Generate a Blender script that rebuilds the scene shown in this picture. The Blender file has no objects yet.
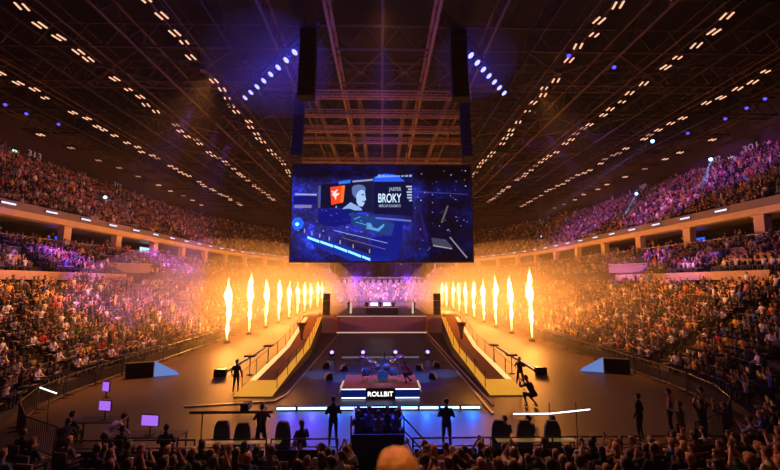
import bpy, bmesh, math, random
import numpy as np
from mathutils import Vector, Matrix
random.seed(7); RNG = np.random.default_rng(11)
PI = math.pi
SC = bpy.context.scene
COL = SC.collection

# ------------------------------------------------------------------ camera
CAM_F, CAM_Z = 390.0, 6.0
PITCH, YAW = math.atan(48/390), -math.atan(8/390)
cd = bpy.data.cameras.new('camera'); cam = bpy.data.objects.new('camera', cd); COL.objects.link(cam)
cd.sensor_width = 36; cd.lens = CAM_F*36/780; cd.clip_end = 500; cd.clip_start = .05
cam.location = (0, 0, CAM_Z)
cam.rotation_euler = (PI/2 + PITCH, 0, YAW)
cd.dof.use_dof = True; cd.dof.focus_distance = 26; cd.dof.aperture_fstop = .9
SC.camera = cam
CM = Matrix.Translation(cam.location) @ cam.rotation_euler.to_matrix().to_4x4()
CI = np.array(CM.inverted())
def project(p):
    q = CI @ np.array([p[0], p[1], p[2], 1.0])
    if q[2] > -.2: return None
    return 390 + CAM_F*q[0]/-q[2], 235 - CAM_F*q[1]/-q[2], -q[2]

# ------------------------------------------------------------------ materials
def nt(name):
    m = bpy.data.materials.new(name); m.use_nodes = True
    t = m.node_tree; t.nodes.clear()
    return m, t, t.nodes, t.links
def pbr(name, col, rough=.6, metal=0, noise=.12, nscale=6, emit=None, estr=0, attr=None, bump=0):
    m, t, n, l = nt(name)
    o = n.new('ShaderNodeOutputMaterial'); b = n.new('ShaderNodeBsdfPrincipled')
    l.new(b.outputs[0], o.inputs[0])
    b.inputs['Roughness'].default_value = rough; b.inputs['Metallic'].default_value = metal
    tc = n.new('ShaderNodeTexCoord'); nz = n.new('ShaderNodeTexNoise')
    nz.inputs['Scale'].default_value = nscale; nz.inputs['Detail'].default_value = 4
    l.new(tc.outputs['Object'], nz.inputs['Vector'])
    mr = n.new('ShaderNodeMapRange'); mr.inputs[3].default_value = 1-noise; mr.inputs[4].default_value = 1+noise
    l.new(nz.outputs[0], mr.inputs[0])
    vm = n.new('ShaderNodeVectorMath'); vm.operation = 'SCALE'
    if attr:
        at = n.new('ShaderNodeAttribute'); at.attribute_name = attr; l.new(at.outputs['Color'], vm.inputs[0])
    else: vm.inputs[0].default_value = col
    l.new(mr.outputs[0], vm.inputs['Scale']); l.new(vm.outputs[0], b.inputs['Base Color'])
    if bump:
        bp = n.new('ShaderNodeBump'); bp.inputs['Strength'].default_value = bump; bp.inputs['Distance'].default_value = .02
        l.new(nz.outputs[0], bp.inputs['Height']); l.new(bp.outputs[0], b.inputs['Normal'])
    if emit:
        b.inputs['Emission Color'].default_value = (*emit, 1); b.inputs['Emission Strength'].default_value = estr
        m.cycles.emission_sampling = 'NONE'
    return m
def glow(name, col, s, sample=False):
    m, t, n, l = nt(name)
    o = n.new('ShaderNodeOutputMaterial'); e = n.new('ShaderNodeEmission')
    e.inputs[0].default_value = (*col, 1); e.inputs[1].default_value = s
    l.new(e.outputs[0], o.inputs[0])
    m.cycles.emission_sampling = 'FRONT' if sample else 'NONE'
    return m

M = {}
M['floor'] = pbr('floor_vinyl', (.046, .020, .011), .5, 0, .3, .8)
M['mat'] = pbr('stage_floor_vinyl', (.016, .012, .020), .4, 0, .35, 1.5)
M['concrete'] = pbr('stand_concrete', (.034, .028, .027), .85, 0, .25, 2)
M['tan'] = pbr('parapet_plaster', (.42, .29, .20), .7, 0, .15, 1.2)
M['lip'] = pbr('ring_concrete_lip', (.72, .52, .38), .65, 0, .12, 1)
M['fascia'] = pbr('fascia_cladding', (.24, .19, .24), .45, 0, .2, 1)
M['black'] = pbr('matt_black', (.012, .011, .012), .6, 0, .3, 5)
M['speaker'] = pbr('speaker_cabinet_black', (.004, .004, .005), .9, 0, .2, 5)
M['black_gloss'] = pbr('black_gloss', (.015, .015, .018), .25, 0, .2, 5)
M['wall'] = pbr('dark_wall_paint', (.05, .032, .028), .9, 0, .25, .6)
M['roofdeck'] = pbr('roof_deck_metal', (.003, .002, .003), .8, .2, .4, .5)
M['steel_lit'] = pbr('roof_steel_lit_tone', (.22, .12, .09), .7, 0, .25, 3)  # roof steel lightened in colour for the lit trusses near the centre
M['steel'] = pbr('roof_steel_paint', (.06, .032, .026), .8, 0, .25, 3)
M['steel_dark'] = pbr('roof_steel_unlit_tone', (.007, .0045, .005), .9, 0, .3, 3)  # same steel darkened in colour for trusses out of the light
M['alu'] = pbr('aluminium', (.45, .43, .43), .35, .9, .15, 9)
M['railing'] = pbr('painted_railing', (.62, .5, .42), .5, .1, .1, 4)
M['barrier'] = pbr('galvanised_barrier_steel', (.10, .095, .10), .45, .7, .2, 8)
M['seat'] = pbr('seat_plastic', (.05, .032, .03), .5, 0, .3, 2)
M['fixture'] = glow('warm_lamp_tube', (1, .50, .30), 1.3)
M['fixture_dim'] = glow('dim_warm_lamp_tube', (1, .45, .26), .5)
M['yellow'] = pbr('yellow_ramp_panel_glow', (.85, .44, .04), .6, 0, .06, 2, (1, .46, .03), .55)  # emission adds the flame light that the yellow panel catches
M['yellow2'] = pbr('pale_ramp_strip_glow', (.95, .62, .22), .5, 0, .05, 2, (1, .62, .2), 1.1)  # outer strip, flame light also put in as emission
M['carpet'] = pbr('brown_ramp_carpet', (.55, .21, .035), .9, 0, .2, 5)
M['stagefront'] = pbr('stage_front_boards', (.34, .17, .11), .6, 0, .25, 1.4)
M['ledwhite'] = glow('white_led', (.75, .85, 1), 3.2)
M['ledwarm'] = glow('warm_led_strip', (1, .66, .5), .75)
M['ledwarm_dim'] = glow('dim_warm_pipe', (.6, .5, .7), .22)
M['ledblue'] = glow('blue_white_led_face', (.25, .6, 1), 6.0)
M['ledpurple'] = glow('violet_lens', (.35, .25, 1), 3)
M['bluelens'] = glow('blue_lens', (.25, .25, 1), 3.2)
M['cyanlens'] = glow('cyan_lens', (.2, .6, 1), 8)
M['greenexit'] = glow('green_exit_lamp', (.45, 1, .6), 1.4)
M['signwhite'] = glow('white_sign_light', (.8, .75, 1), 1.3)
M['number'] = pbr('grey_number_glow', (.5, .42, .42), .7, 0, .05, 2, (.5, .38, .38), .22)  # grey digits with a faint glow added to the colour
M['monitor'] = glow('violet_monitor_picture', (.42, .15, .9), 1.0)
M['bluescreen'] = glow('pale_blue_screen_picture', (.22, .36, .9), .6)
M['phone'] = glow('phone_screen', (1, .9, .8), 2.2)
M['skin'] = pbr('skin', (.52, .30, .20), .55, 0, .08, 20)
M['hair_dark'] = pbr('dark_hair', (.03, .018, .012), .5, 0, .3, 60, bump=.4)
M['hair_brown'] = pbr('brown_hair', (.13, .06, .03), .5, 0, .3, 60, bump=.4)
M['hair_fair'] = pbr('fair_hair', (.50, .26, .10), .5, 0, .35, 45, bump=.6)
M['shoe'] = pbr('shoe_leather', (.02, .02, .02), .5)
M['eye'] = pbr('eye_dark', (.02, .015, .012), .2)
CLOTH = {'black': (.018, .018, .02), 'dark grey': (.06, .06, .065), 'navy': (.02, .03, .08), 'grey': (.22, .21, .21),
         'white': (.72, .70, .68), 'red': (.42, .03, .02), 'yellow': (.62, .38, .05), 'blue': (.06, .12, .38),
         'brown': (.16, .09, .05), 'green': (.06, .16, .07), 'pink': (.55, .22, .28), 'orange': (.6, .2, .03)}
for k, c in CLOTH.items(): M['cloth_'+k] = pbr(k.replace(' ', '_')+'_cloth', c, .9, 0, .2, 14, bump=.2)
M['jeans'] = pbr('dark_denim', (.03, .035, .06), .9, 0, .2, 20)
M['crowd'] = pbr('crowd_clothes_and_skin', (1, 1, 1), .85, 0, .1, 3, attr='tint')
M['drape'] = pbr('black_drape', (.016, .010, .045), .95, 0, .3, 1.5)
M['chrome'] = pbr('chrome', (.7, .7, .72), .15, 1, .05, 5)
M['drumshell'] = pbr('blue_drum_shell', (.05, .2, .38), .25, .1, .1, 5)
M['drumhead'] = pbr('blue_grey_drum_head', (.14, .22, .32), .5)
M['cymbal'] = pbr('bronze_cymbal', (.75, .68, .5), .25, .9, .1, 20)
M['panelblue'] = pbr('dark_blue_display', (.004, .006, .02), .35, 0, .2, 3, (.008, .035, .45), .22)
M['chairblue'] = pbr('dark_blue_chair_fabric', (.025, .045, .10), .7, 0, .2, 6)
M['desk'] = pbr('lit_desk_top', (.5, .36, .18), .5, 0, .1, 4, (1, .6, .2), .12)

for k in ('monitor', 'bluescreen'): M[k].cycles.emission_sampling = 'FRONT'
# ------------------------------------------------------------------ mesh builder
class MB:
    def __init__(s): s.v = []; s.f = []; s.m = []
    def add(s, vs, fs, mi=0):
        o = len(s.v); s.v += [tuple(v) for v in vs]
        for f in fs: s.f.append(tuple(i+o for i in f)); s.m.append(mi)
    def box(s, c, d, mi=0, rz=0, rx=0, bev=0):
        x, y, z = d[0]/2, d[1]/2, d[2]/2
        R = Matrix.Rotation(rz, 3, 'Z') @ Matrix.Rotation(rx, 3, 'X')
        if bev:
            b = min(bev, x*.9, y*.9, z*.9); vs = []
            for sx in (-1, 1):
                for sy in (-1, 1):
                    for sz in (-1, 1):
                        for q in ((x-b, y-b, z), (x-b, y, z-b), (x, y-b, z-b)): vs.append((sx*q[0], sy*q[1], sz*q[2]))
            bm = bmesh.new()
            for v in vs: bm.verts.new(v)
            bmesh.ops.convex_hull(bm, input=bm.verts); bm.verts.index_update()
            s.add([R @ v.co + Vector(c) for v in bm.verts], [[v.index for v in f.verts] for f in bm.faces], mi); bm.free(); return
        vs = [R @ Vector(p) + Vector(c) for p in ((-x,-y,-z),(x,-y,-z),(x,y,-z),(-x,y,-z),(-x,-y,z),(x,-y,z),(x,y,z),(-x,y,z))]
        s.add(vs, [(0,3,2,1),(4,5,6,7),(0,1,5,4),(1,2,6,5),(2,3,7,6),(3,0,4,7)], mi)
    def tube(s, p0, p1, r0, r1=None, n=8, mi=0):
        r1 = r0 if r1 is None else r1
        p0, p1 = Vector(p0), Vector(p1); d = (p1-p0)
        if d.length < 1e-6: return
        d.normalize(); a = d.orthogonal().normalized(); b = d.cross(a)
        vs = []
        for p, r in ((p0, r0), (p1, r1)):
            for i in range(n):
                t = 2*PI*i/n; vs.append(p + a*(r*math.cos(t)) + b*(r*math.sin(t)))
        fs = [(i, (i+1) % n, n+(i+1) % n, n+i) for i in range(n)] + [tuple(range(n-1, -1, -1)), tuple(range(n, 2*n))]
        s.add(vs, fs, mi)
    def path(s, pts, r, n=6, mi=0):
        for a, b in zip(pts, pts[1:]): s.tube(a, b, r, r, n, mi)
    def lathe(s, prof, c=(0,0,0), n=16, mi=0, R=None):
        vs = []; m = len(prof)
        for r, z in prof:
            for i in range(n):
                t = 2*PI*i/n; p = Vector((r*math.cos(t), r*math.sin(t), z))
                if R: p = R @ p
                vs.append(p + Vector(c))
        fs = [(j*n+i, j*n+(i+1) % n, (j+1)*n+(i+1) % n, (j+1)*n+i) for j in range(m-1) for i in range(n)]
        fs += [tuple(range(n-1, -1, -1)), tuple(range((m-1)*n, m*n))]
        s.add(vs, fs, mi)
    def ball(s, c, rad, n=12, m=8, mi=0, R=None):
        rad = (rad,)*3 if not hasattr(rad, '__len__') else rad
        prof = []; vs = []; c = Vector(c)
        for j in range(1, m):
            ph = PI*j/m
            for i in range(n):
                t = 2*PI*i/n; p = Vector((rad[0]*math.sin(ph)*math.cos(t), rad[1]*math.sin(ph)*math.sin(t), rad[2]*math.cos(ph)))
                vs.append((R @ p if R else p) + c)
        top = Vector((0, 0, rad[2])); bot = -top
        if R: top = R @ top; bot = R @ bot
        vs += [top + c, bot + c]; T = len(vs)-2
        fs = [(j*n+i, (j+1)*n+i, (j+1)*n+(i+1) % n, j*n+(i+1) % n) for j in range(m-2) for i in range(n)]
        fs += [(T, i, (i+1) % n) for i in range(n)] + [(T+1, (m-2)*n+(i+1) % n, (m-2)*n+i) for i in range(n)]
        s.add(vs, fs, mi)
    def prism(s, poly, y0, y1, mi=0):      # polygon in xz extruded along y
        n = len(poly)
        vs = [(x, y0, z) for x, z in poly] + [(x, y1, z) for x, z in poly]
        s.add(vs, [tuple(range(n)), tuple(range(2*n-1, n-1, -1))] + [(i, i+n, (i+1) % n+n, (i+1) % n) for i in range(n)], mi)
    def mesh(s, name, mats, smooth=False):
        me = bpy.data.meshes.new(name); me.from_pydata(s.v, [], s.f)
        for m in (mats if isinstance(mats, (list, tuple)) else [mats]): me.materials.append(M[m] if isinstance(m, str) else m)
        me.polygons.foreach_set('material_index', s.m)
        if smooth: me.polygons.foreach_set('use_smooth', [True]*len(s.f))
        me.update(); return me
    def build(s, name, mats, parent=None, smooth=False, loc=None):
        o = bpy.data.objects.new(name, s.mesh(name, mats, smooth)); COL.objects.link(o)
        if parent: o.parent = parent
        if loc: o.location = loc
        return o
def one(name, mats, parent=None, smooth=False, **k):
    pass
def tag(o, label=None, cat=None, group=None, kind=None):
    if label: o['label'] = label
    if cat: o['category'] = cat
    if group: o['group'] = group
    if kind: o['kind'] = kind
    return o
def thing(name, loc, label, cat, group=None, rz=0):
    o = bpy.data.objects.new(name, None); COL.objects.link(o); o.location = loc; o.rotation_euler = (0, 0, rz)
    o.empty_display_size = .2
    return tag(o, label, cat, group)
def dup(root, loc=None, rz=None, label=None, group=None, scale=None):
    r = root.copy(); COL.objects.link(r)
    if loc is not None: r.location = loc
    if rz is not None: r.rotation_euler = (0, 0, rz)
    if label: r['label'] = label
    if group: r['group'] = group
    if scale: r.scale = scale
    for ch in root.children:
        c = ch.copy(); COL.objects.link(c); c.parent = r
        for g in ch.children:
            d = g.copy(); COL.objects.link(d); d.parent = c
    return r
ORD = ['zeroth','first','second','third','fourth','fifth','sixth','seventh','eighth','ninth','tenth','eleventh','twelfth','thirteenth','fourteenth','fifteenth','sixteenth','seventeenth','eighteenth','nineteenth','twentieth']
TENS = {2: 'twenty', 3: 'thirty', 4: 'forty', 5: 'fifty', 6: 'sixty', 7: 'seventy'}
def ordn(i):
    if i <= 20: return ORD[i]
    t, u = divmod(i, 10)
    return (TENS[t][:-1]+'ieth') if u == 0 else TENS[t]+'-'+ORD[u]
def structure(o): o['kind'] = 'structure'; return o

# ------------------------------------------------------------------ the bowl
YN, YF = 26.0, 70.0
def rowpath(a, bn, bf, n, step=1.2, near=True):
    """closed loop of (x, y, w) around the floor; w = how far round the near end"""
    P = []
    N = 60
    if not near: P.append((-a, YN, 0))
    for i in range(N+1):                                    # far end, from left side to right side
        t = PI - PI*i/N; c, s_ = math.cos(t), math.sin(t)
        P.append((a*math.copysign(abs(c)**(2/n), c), YF + bf*abs(s_)**(2/n), 0))
    if near:
        for i in range(N+1):
            t = -PI*i/N; c, s_ = math.cos(t), math.sin(t)
            P.append((a*math.copysign(abs(c)**(2/n), c), YN - bn*abs(s_)**(2/n), abs(s_)))
        P.append(P[0])
    else: P.append((a, YN, 0))
    out = [P[0]]
    for p, q in zip(P, P[1:]):
        L = math.hypot(q[0]-p[0], q[1]-p[1]); k = max(1, int(L/step))
        for j in range(1, k+1):
            f = j/k; out.append(tuple(p[i]+(q[i]-p[i])*f for i in range(3)))
    return out
def lower(k):
    a = 17.5+.85*k
    return a, 13.9+.9*k, 40+.8*k, max(2.3, 3-.04*k)
def lz(k, w):
    zs = .6+.42*k + (.8 if k >= 13 else 0)
    zn = .2+.27*k if k <= 8 else .2+.27*8+.42*(k-8)
    w = min(1, w*1.25); w = w*w*(3-2*w)
    return zs*(1-w)+zn*w
def sweep(name, prof_fn, npts, mat, loop, closed=False):
    """prof_fn(i) -> list of 3D points for loop station i"""
    b = MB(); pr = [prof_fn(i) for i in range(npts)]
    m = len(pr[0]); vs = [p for st in pr for p in st]; fs = []; mi = []
    for i in range(npts-1):
        for j in range(m-1): fs.append((i*m+j, (i+1)*m+j, (i+1)*m+j+1, i*m+j+1))
    b.add(vs, fs); return b
def station_loop(a, bn, bf, n, N=180, near=True):
    """fixed number of stations so that loops of different size correspond"""
    P = [] if near else [(-a, YN, 0), (-a, 40, 0), (-a, 55, 0)]
    for i in range(N+1):
        t = PI - PI*i/N; c, s_ = math.cos(t), math.sin(t)
        P.append((a*math.copysign(abs(c)**(2/n), c), YF + bf*abs(s_)**(2/n), 0))
    if not near: P += [(a, 55, 0), (a, 40, 0), (a, YN, 0)]
    if near:
        for i in range(N+1):
            t = -PI*i/N; c, s_ = math.cos(t), math.sin(t)
            P.append((a*math.copysign(abs(c)**(2/n), c), YN - bn*abs(s_)**(2/n), abs(s_)))
        P.append(P[0])
    return P
def loops_mesh(loops):
    """loops: list of station lists already with z -> strip mesh"""
    b = MB(); m = len(loops); n = len(loops[0])
    vs = [l[i] for i in range(n) for l in loops]
    fs = [(i*m+j, (i+1)*m+j, (i+1)*m+j+1, i*m+j+1) for i in range(n-1) for j in range(m-1)]
    b.add(vs, fs); return b
# lower stand steps
L = []
for k in range(0, 20):
    st = station_loop(*lower(k))
    zprev = (lambda w: 0) if k == 0 else (lambda w, kk=k-1: lz(kk, w))
    L.append([(x, y, zprev(w)) for x, y, w in st])
    L.append([(x, y, lz(k, w)) for x, y, w in st])
st = station_loop(33.9, 14.6+.9*19, 55, 2.3)
L.append([(x, y, lz(19, w)) for x, y, w in st])
structure(loops_mesh(L).build('floor_lower_stand', 'concrete'))
# mid parapet of the lower stand and its near twin: thin upstanding wall
def wallband(name, a, bn, bf, n, z0, z1, th, mat, near=False, dz=None):
    s0 = station_loop(a, bn, bf, n, near=near); s1 = station_loop(a+th, bn+th, bf+th, n, near=near)
    lo = [[(x, y, z0) for x, y, w in s0], [(x, y, z1) for x, y, w in s0], [(x, y, z1) for x, y, w in s1], [(x, y, z0) for x, y, w in s1]]
    lo.append(lo[0]); return structure(loops_mesh(lo).build(name, mat))
for i_, (sx, ya, yb) in enumerate(((-1, 26, 44), (1, 28, 47))):
    b = MB(); b.box((sx*28.36, (ya+yb)/2, 6.62), (.16, yb-ya, .70)); structure(b.build('trim_%d' % (40+i_), 'tan'))
# concourse floor, ring, back wall of boxes, upper stand
def flatband(name, A, B, z, mat):
    s0 = station_loop(*A, near=False); s1 = station_loop(*B, near=False)
    return structure(loops_mesh([[(x, y, z) for x, y, w in s0], [(x, y, z) for x, y, w in s1]]).build(name, mat))
flatband('floor_concourse', (33.3, 31, 54.4, 2.3), (40.5, 31, 61.5, 2.3), 9.45, 'concrete')
wallband('wall_concourse_back', 40, 31, 61, 2.3, 9.4, 12.6, .2, 'wall')
# ring: lip + fascia
wallband('trim_2', 33.9, 31, 55, 2.3, 12.15, 12.75, 1.2, 'lip')
wallband('trim_3', 33.8, 31, 54.9, 2.3, 12.752, 13.5, .3, 'fascia')
wallband('ceiling_concourse', 35.11, 31, 56.21, 2.3, 12.3, 12.6, 5.2, 'fascia')
UK = 18
def upper(k): return 34.2+.78*k, 31, 55.4+.78*k, 2.3
def uz(k): return 12.9+.52*k
L = []
for k in range(UK+1):
    s0 = station_loop(*upper(k), near=False)
    L.append([(x, y, uz(k-1) if k else 12.8) for x, y, w in s0]); L.append([(x, y, uz(k)) for x, y, w in s0])
L.append([(x, y, uz(UK)) for x, y, w in station_loop(*upper(UK+1.8), near=False)])
structure(loops_mesh(L).build('floor_upper_stand', 'concrete'))
wallband('wall_arena', 50.9, 31, 72.2, 2.3, 0, 31, .3, 'wall')
# side extension of all this toward the camera end is straight: near wall
b = MB(); b.box((0, -14, 15), (104, .4, 32)); structure(b.build('wall_near', 'wall'))
for sx, nm in ((-1, 'left'), (1, 'right')):
    b = MB(); b.box((sx*51.1, 28, 15.5), (.3, 84, 31)); structure(b.build('wall_'+nm, 'wall'))
b = MB(); b.box((0, 64, 31.2), (104, 160, .3)); structure(b.build('ceiling', 'roofdeck'))
b = MB(); b.box((0, 62, -.05), (60, 112, .1)); structure(b.build('floor', 'floor'))
b = MB(); b.box((0, 33.4, .006), (10.3, 26.6, .012)); structure(b.build('floor_stage_mat', 'mat'))

# pillars under the ring and railing in front of the boxes
def along(A, spacing, y0=26, near=False, start=0.0):
    P = rowpath(*A, step=.25, near=False)
    out = []; acc = spacing-start
    prev = P[0]
    for p in P[1:]:
        d = math.hypot(p[0]-prev[0], p[1]-prev[1]); k = max(1, int(d/.1))
        for j in range(k):
            acc += d/k
            if acc >= spacing:
                f = (j+1)/k; acc -= spacing
                out.append((prev[0]+(p[0]-prev[0])*f, prev[1]+(p[1]-prev[1])*f, math.atan2(p[1]-prev[1], p[0]-prev[0])))
        prev = p
    return out
i = 0
for x, y, a in along((34.6, 31, 55.7, 2.3), 8.4, 10.7):
    if y < 33: continue
    i += 1
    b = MB(); b.box((0, 0, 1.35), (1.0, .7, 2.7)); b.box((0, 0, .06), (1.1, .8, .12)); b.box((0, 0, 2.62), (1.2, .8, .14))
    o = b.build('trim_%d' % (3+i), 'lip'); o.location = (x, y, 9.45); o.rotation_euler = (0, 0, a); structure(o)
b = MB()
pp = [(x, y) for x, y, a in along((33.55, 31, 54.6, 2.3), 1.6, 26)]
for (x0, y0), (x1, y1) in zip(pp, pp[1:]):
    b.tube((x0, y0, 10.35), (x1, y1, 10.35), .055, n=5); b.tube((x0, y0, 9.72), (x1, y1, 9.72), .05, n=5)
    b.box((x0, y0, 9.9), (.10, .10, .95))
tag(b.build('concourse_railing', 'railing'), 'long pale railing with square openings along the concourse under the ring', 'railing')
# illuminated sign panels on the fascia
pts = along((33.7, 31, 54.8, 2.3), 4.6, 9.5)
lft = [p for p in pts if p[0] < 0 and p[1] < 112 and p[1] > 34]; rgt = [p for p in reversed(pts) if p[0] > 0 and p[1] < 112 and p[1] > 34]
b = MB(); b.box((0, 0, 0), (1.4, .05, .18), 0, bev=.02); b.box((0, .04, 0), (1.5, .05, .28), 1); sg = b.mesh('ring_sign', ['signwhite', 'black'])
for side, arr in (('left', lft), ('right', rgt)):
    for i, (x, y, a) in enumerate(arr):
        o = bpy.data.objects.new('ring_sign', sg); COL.objects.link(o); o.location = (x, y, 13.14)
        o.rotation_euler = (0, 0, a + PI if False else a)
        nx = Vector((math.cos(a), math.sin(a), 0)).cross(Vector((0, 0, 1)))
        o.location = Vector(o.location) + nx*.06*(1)
        tag(o, 'small white lit sign on the %s ring fascia, %s from the camera end' % (side, ordn(i+1)), 'sign', 'lit signs on the ring fascia')

# tan vomitory parapets and balcony strips in the lower stand
def parapet(x0, y0, x1, y1, z, h, label):
    t = thing('parapet', (x0, y0, z), label, 'parapet wall', 'parapets in the lower stands')
    b = MB(); d = Vector((x1-x0, y1-y0, 0)); a = math.atan2(d.y, d.x); Ln = d.length
    b.box((d.x/2, d.y/2, h/2), (Ln, .16, h), rz=a); b.build('wall_panel', 'tan', t)
    b = MB(); b.box((d.x/2, d.y/2, h+.03), (Ln+.1, .26, .06), rz=a); b.build('coping', 'railing', t)
for sx, nm in ((-1, 'left'), (1, 'right')):
    parapet(sx*31.6, 30.0, sx*31.6, 40.0, 8.3, .75, 'tan parapet high in the %s lower stand near the camera' % nm)
    parapet(sx*31.2, 44.0, sx*27.6, 47.0, 7.2, 1.0, 'slanting tan parapet beside a stairway mouth in the %s stand' % nm)

# ------------------------------------------------------------------ crowd
TOPS = list(CLOTH.keys())
TW = np.array([.34, .12, .08, .08, .17, .045, .05, .04, .04, .02, .025, .01]); TW /= TW.sum()
def lowpoly(kind):
    """returns verts, faces, part id per vertex (0 skin 1 hair 2 top 3 legs); seated height 1.28"""
    V, F, P = [], [], []
    def ringset(rings, n, pid, phase=0):
        o = len(V)
        for (c, rx, ry) in rings:
            for i in range(n):
                t = 2*PI*i/n+phase; V.append((c[0]+rx*math.cos(t), c[1]+ry*math.sin(t), c[2])); P.append(pid)
        m = len(rings)
        for j in range(m-1):
            for i in range(n): F.append((o+j*n+i, o+j*n+(i+1) % n, o+(j+1)*n+(i+1) % n, o+(j+1)*n+i))
        F.append(tuple(o+i for i in range(n-1, -1, -1))); F.append(tuple(o+(m-1)*n+i for i in range(n)))
    def limb(p, q, r, pid, n=4):
        o = len(V); p, q = Vector(p), Vector(q); d = (q-p).normalized(); a = d.orthogonal().normalized(); c = d.cross(a)
        for e, rr in ((p, r), (q, r*.75)):
            for i in range(n):
                t = 2*PI*i/n; w = e + a*rr*math.cos(t) + c*rr*math.sin(t); V.append(tuple(w)); P.append(pid)
        for i in range(n): F.append((o+i, o+(i+1) % n, o+n+(i+1) % n, o+n+i))
        F.append(tuple(o+n+i for i in range(n)))
    h = 0.0 if kind < 4 else .42
    ringset([((0, 0, .42+h), .17, .13), ((0, .01, .72+h), .16, .11), ((0, 0, .95+h), .20, .11), ((0, 0, 1.03+h), .10, .07)], 6, 2, .3)
    ringset([((0, .03, 1.03+h), .05, .05), ((0, .03, 1.10+h), .075, .085), ((0, .03, 1.18+h), .085, .10)], 6, 0)
    ringset([((0, .0, 1.14+h), .095, .09), ((0, .01, 1.21+h), .09, .10), ((0, .015, 1.275+h), .045, .05)], 6, 1)
    for s in (-1, 1):
        if h: limb((s*.09, 0, .03), (s*.09, 0, .9), .08, 3)
        else: limb((s*.09, .0, .46), (s*.1, .42, .47), .09, 3); limb((s*.1, .42, .47), (s*.1, .42, .02), .06, 3)
    sh = .97+h
    arms = {0: ((.26, .06, .70+h), (.10, .34, .62+h)), 1: ((.24, .22, .84+h), (.05, .34, 1.06+h)),
            2: ((.34, .08, 1.12+h), (.24, .10, 1.42+h)), 3: ((.25, .15, .80+h), (.12, .30, 1.0+h)),
            4: ((.26, .02, .70+h), (.22, .10, .46+h)), 5: ((.30, .10, 1.14+h), (.16, .16, 1.42+h))}[kind]
    for s in (-1, 1):
        e, w = arms
        limb((s*.19, 0, sh), (s*e[0], e[1], e[2]), .05, 2); limb((s*e[0], e[1], e[2]), (s*w[0], w[1], w[2]), .042, 0)
    return np.array(V, dtype=np.float32), F, np.array(P)
LP = [lowpoly(i) for i in range(6)]

# seat positions
seats = []     # (x, y, z, facing angle, row, tier)
def gen_row(A, zf, row, tier, near):
    P = rowpath(*A, step=.3, near=near)
    acc = random.random()*.5; prev = P[0]
    for p in P[1:]:
        d = math.hypot(p[0]-prev[0], p[1]-prev[1]); acc += d
        while acc >= .56:
            acc -= .56
            x, y, w = p
            tx, ty = p[0]-prev[0], p[1]-prev[1]; L_ = math.hypot(tx, ty) or 1
            nx, ny = ty/L_, -tx/L_        # travelling left->far->right clockwise: inward normal is to the right
            ang = math.atan2(ny, nx)
            # aisles
            if YN < y < YF:
                if (y % 11.0) < 1.15: continue
            elif y >= YF:
                th = math.atan2(y-YF, x); 
                if (abs(th) % .30) < 1.2/(A[2]): continue
            else:
                th = math.atan2(YN-y, x)
                if (th % .42) < 1.0/max(A[1], 10): continue
            seats.append((x - nx*.38, y - ny*.38, zf(w), ang, row, tier, w))
        prev = p
for k in range(0, 19):
    if k == 12: continue
    gen_row(lower(k), (lambda w, kk=k: lz(kk, w)), k, 'lower', True)
for k in range(2): gen_row((34.4+1.0*k, 31, 55.6+1.0*k, 2.3), (lambda w, kk=k: 9.46), k, 'box', False)
for k in range(0, UK+1): gen_row((34.2+.78*k, 31, 55.4+.78*k, 2.3), (lambda w, kk=k: uz(kk)), k, 'upper', False)
vis = []; empty_seats = []
for s_ in seats:
    x, y, z, a, row, tier, w = s_
    if y < 1.0: continue
    pr = project((x, y, z+1.1))
    if pr is None: continue
    u, v, d = pr
    if not (-14 < u < 794 and -20 < v < 478): continue
    # the photo shows few people in these places: low left corner, stair mouths
    if u < 95 and v > 395 and random.random() < .9: continue
    if 95 <= u < 190 and v > 390 and y < 13 and random.random() < .25: continue
    if tier == 'lower' and u > 640 and 345 < v < 440 and random.random() < .45: empty_seats.append(s_); continue
    if tier == 'lower' and u < 95 and 365 < v <= 395 and random.random() < .5: empty_seats.append(s_); continue
    if math.hypot(x, y-1.2) < 1.6 or y < 4.0: continue
    if 350 < u < 404 and v > 425 and y > 7.5: continue
    if 70 < u < 170 and v > 385 and y > 11.9: continue
    # stairway mouths in the lower stand
    if tier == 'lower' and 13 <= row <= 16 and 43 < y < 48 and abs(x) > 26: continue
    if random.random() < .07: empty_seats.append(s_); continue
    vis.append((d, u, v, s_))
vis.sort(key=lambda t: t[0])
N_IND = 262
ind, rest = vis[:N_IND], vis[N_IND:]
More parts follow.
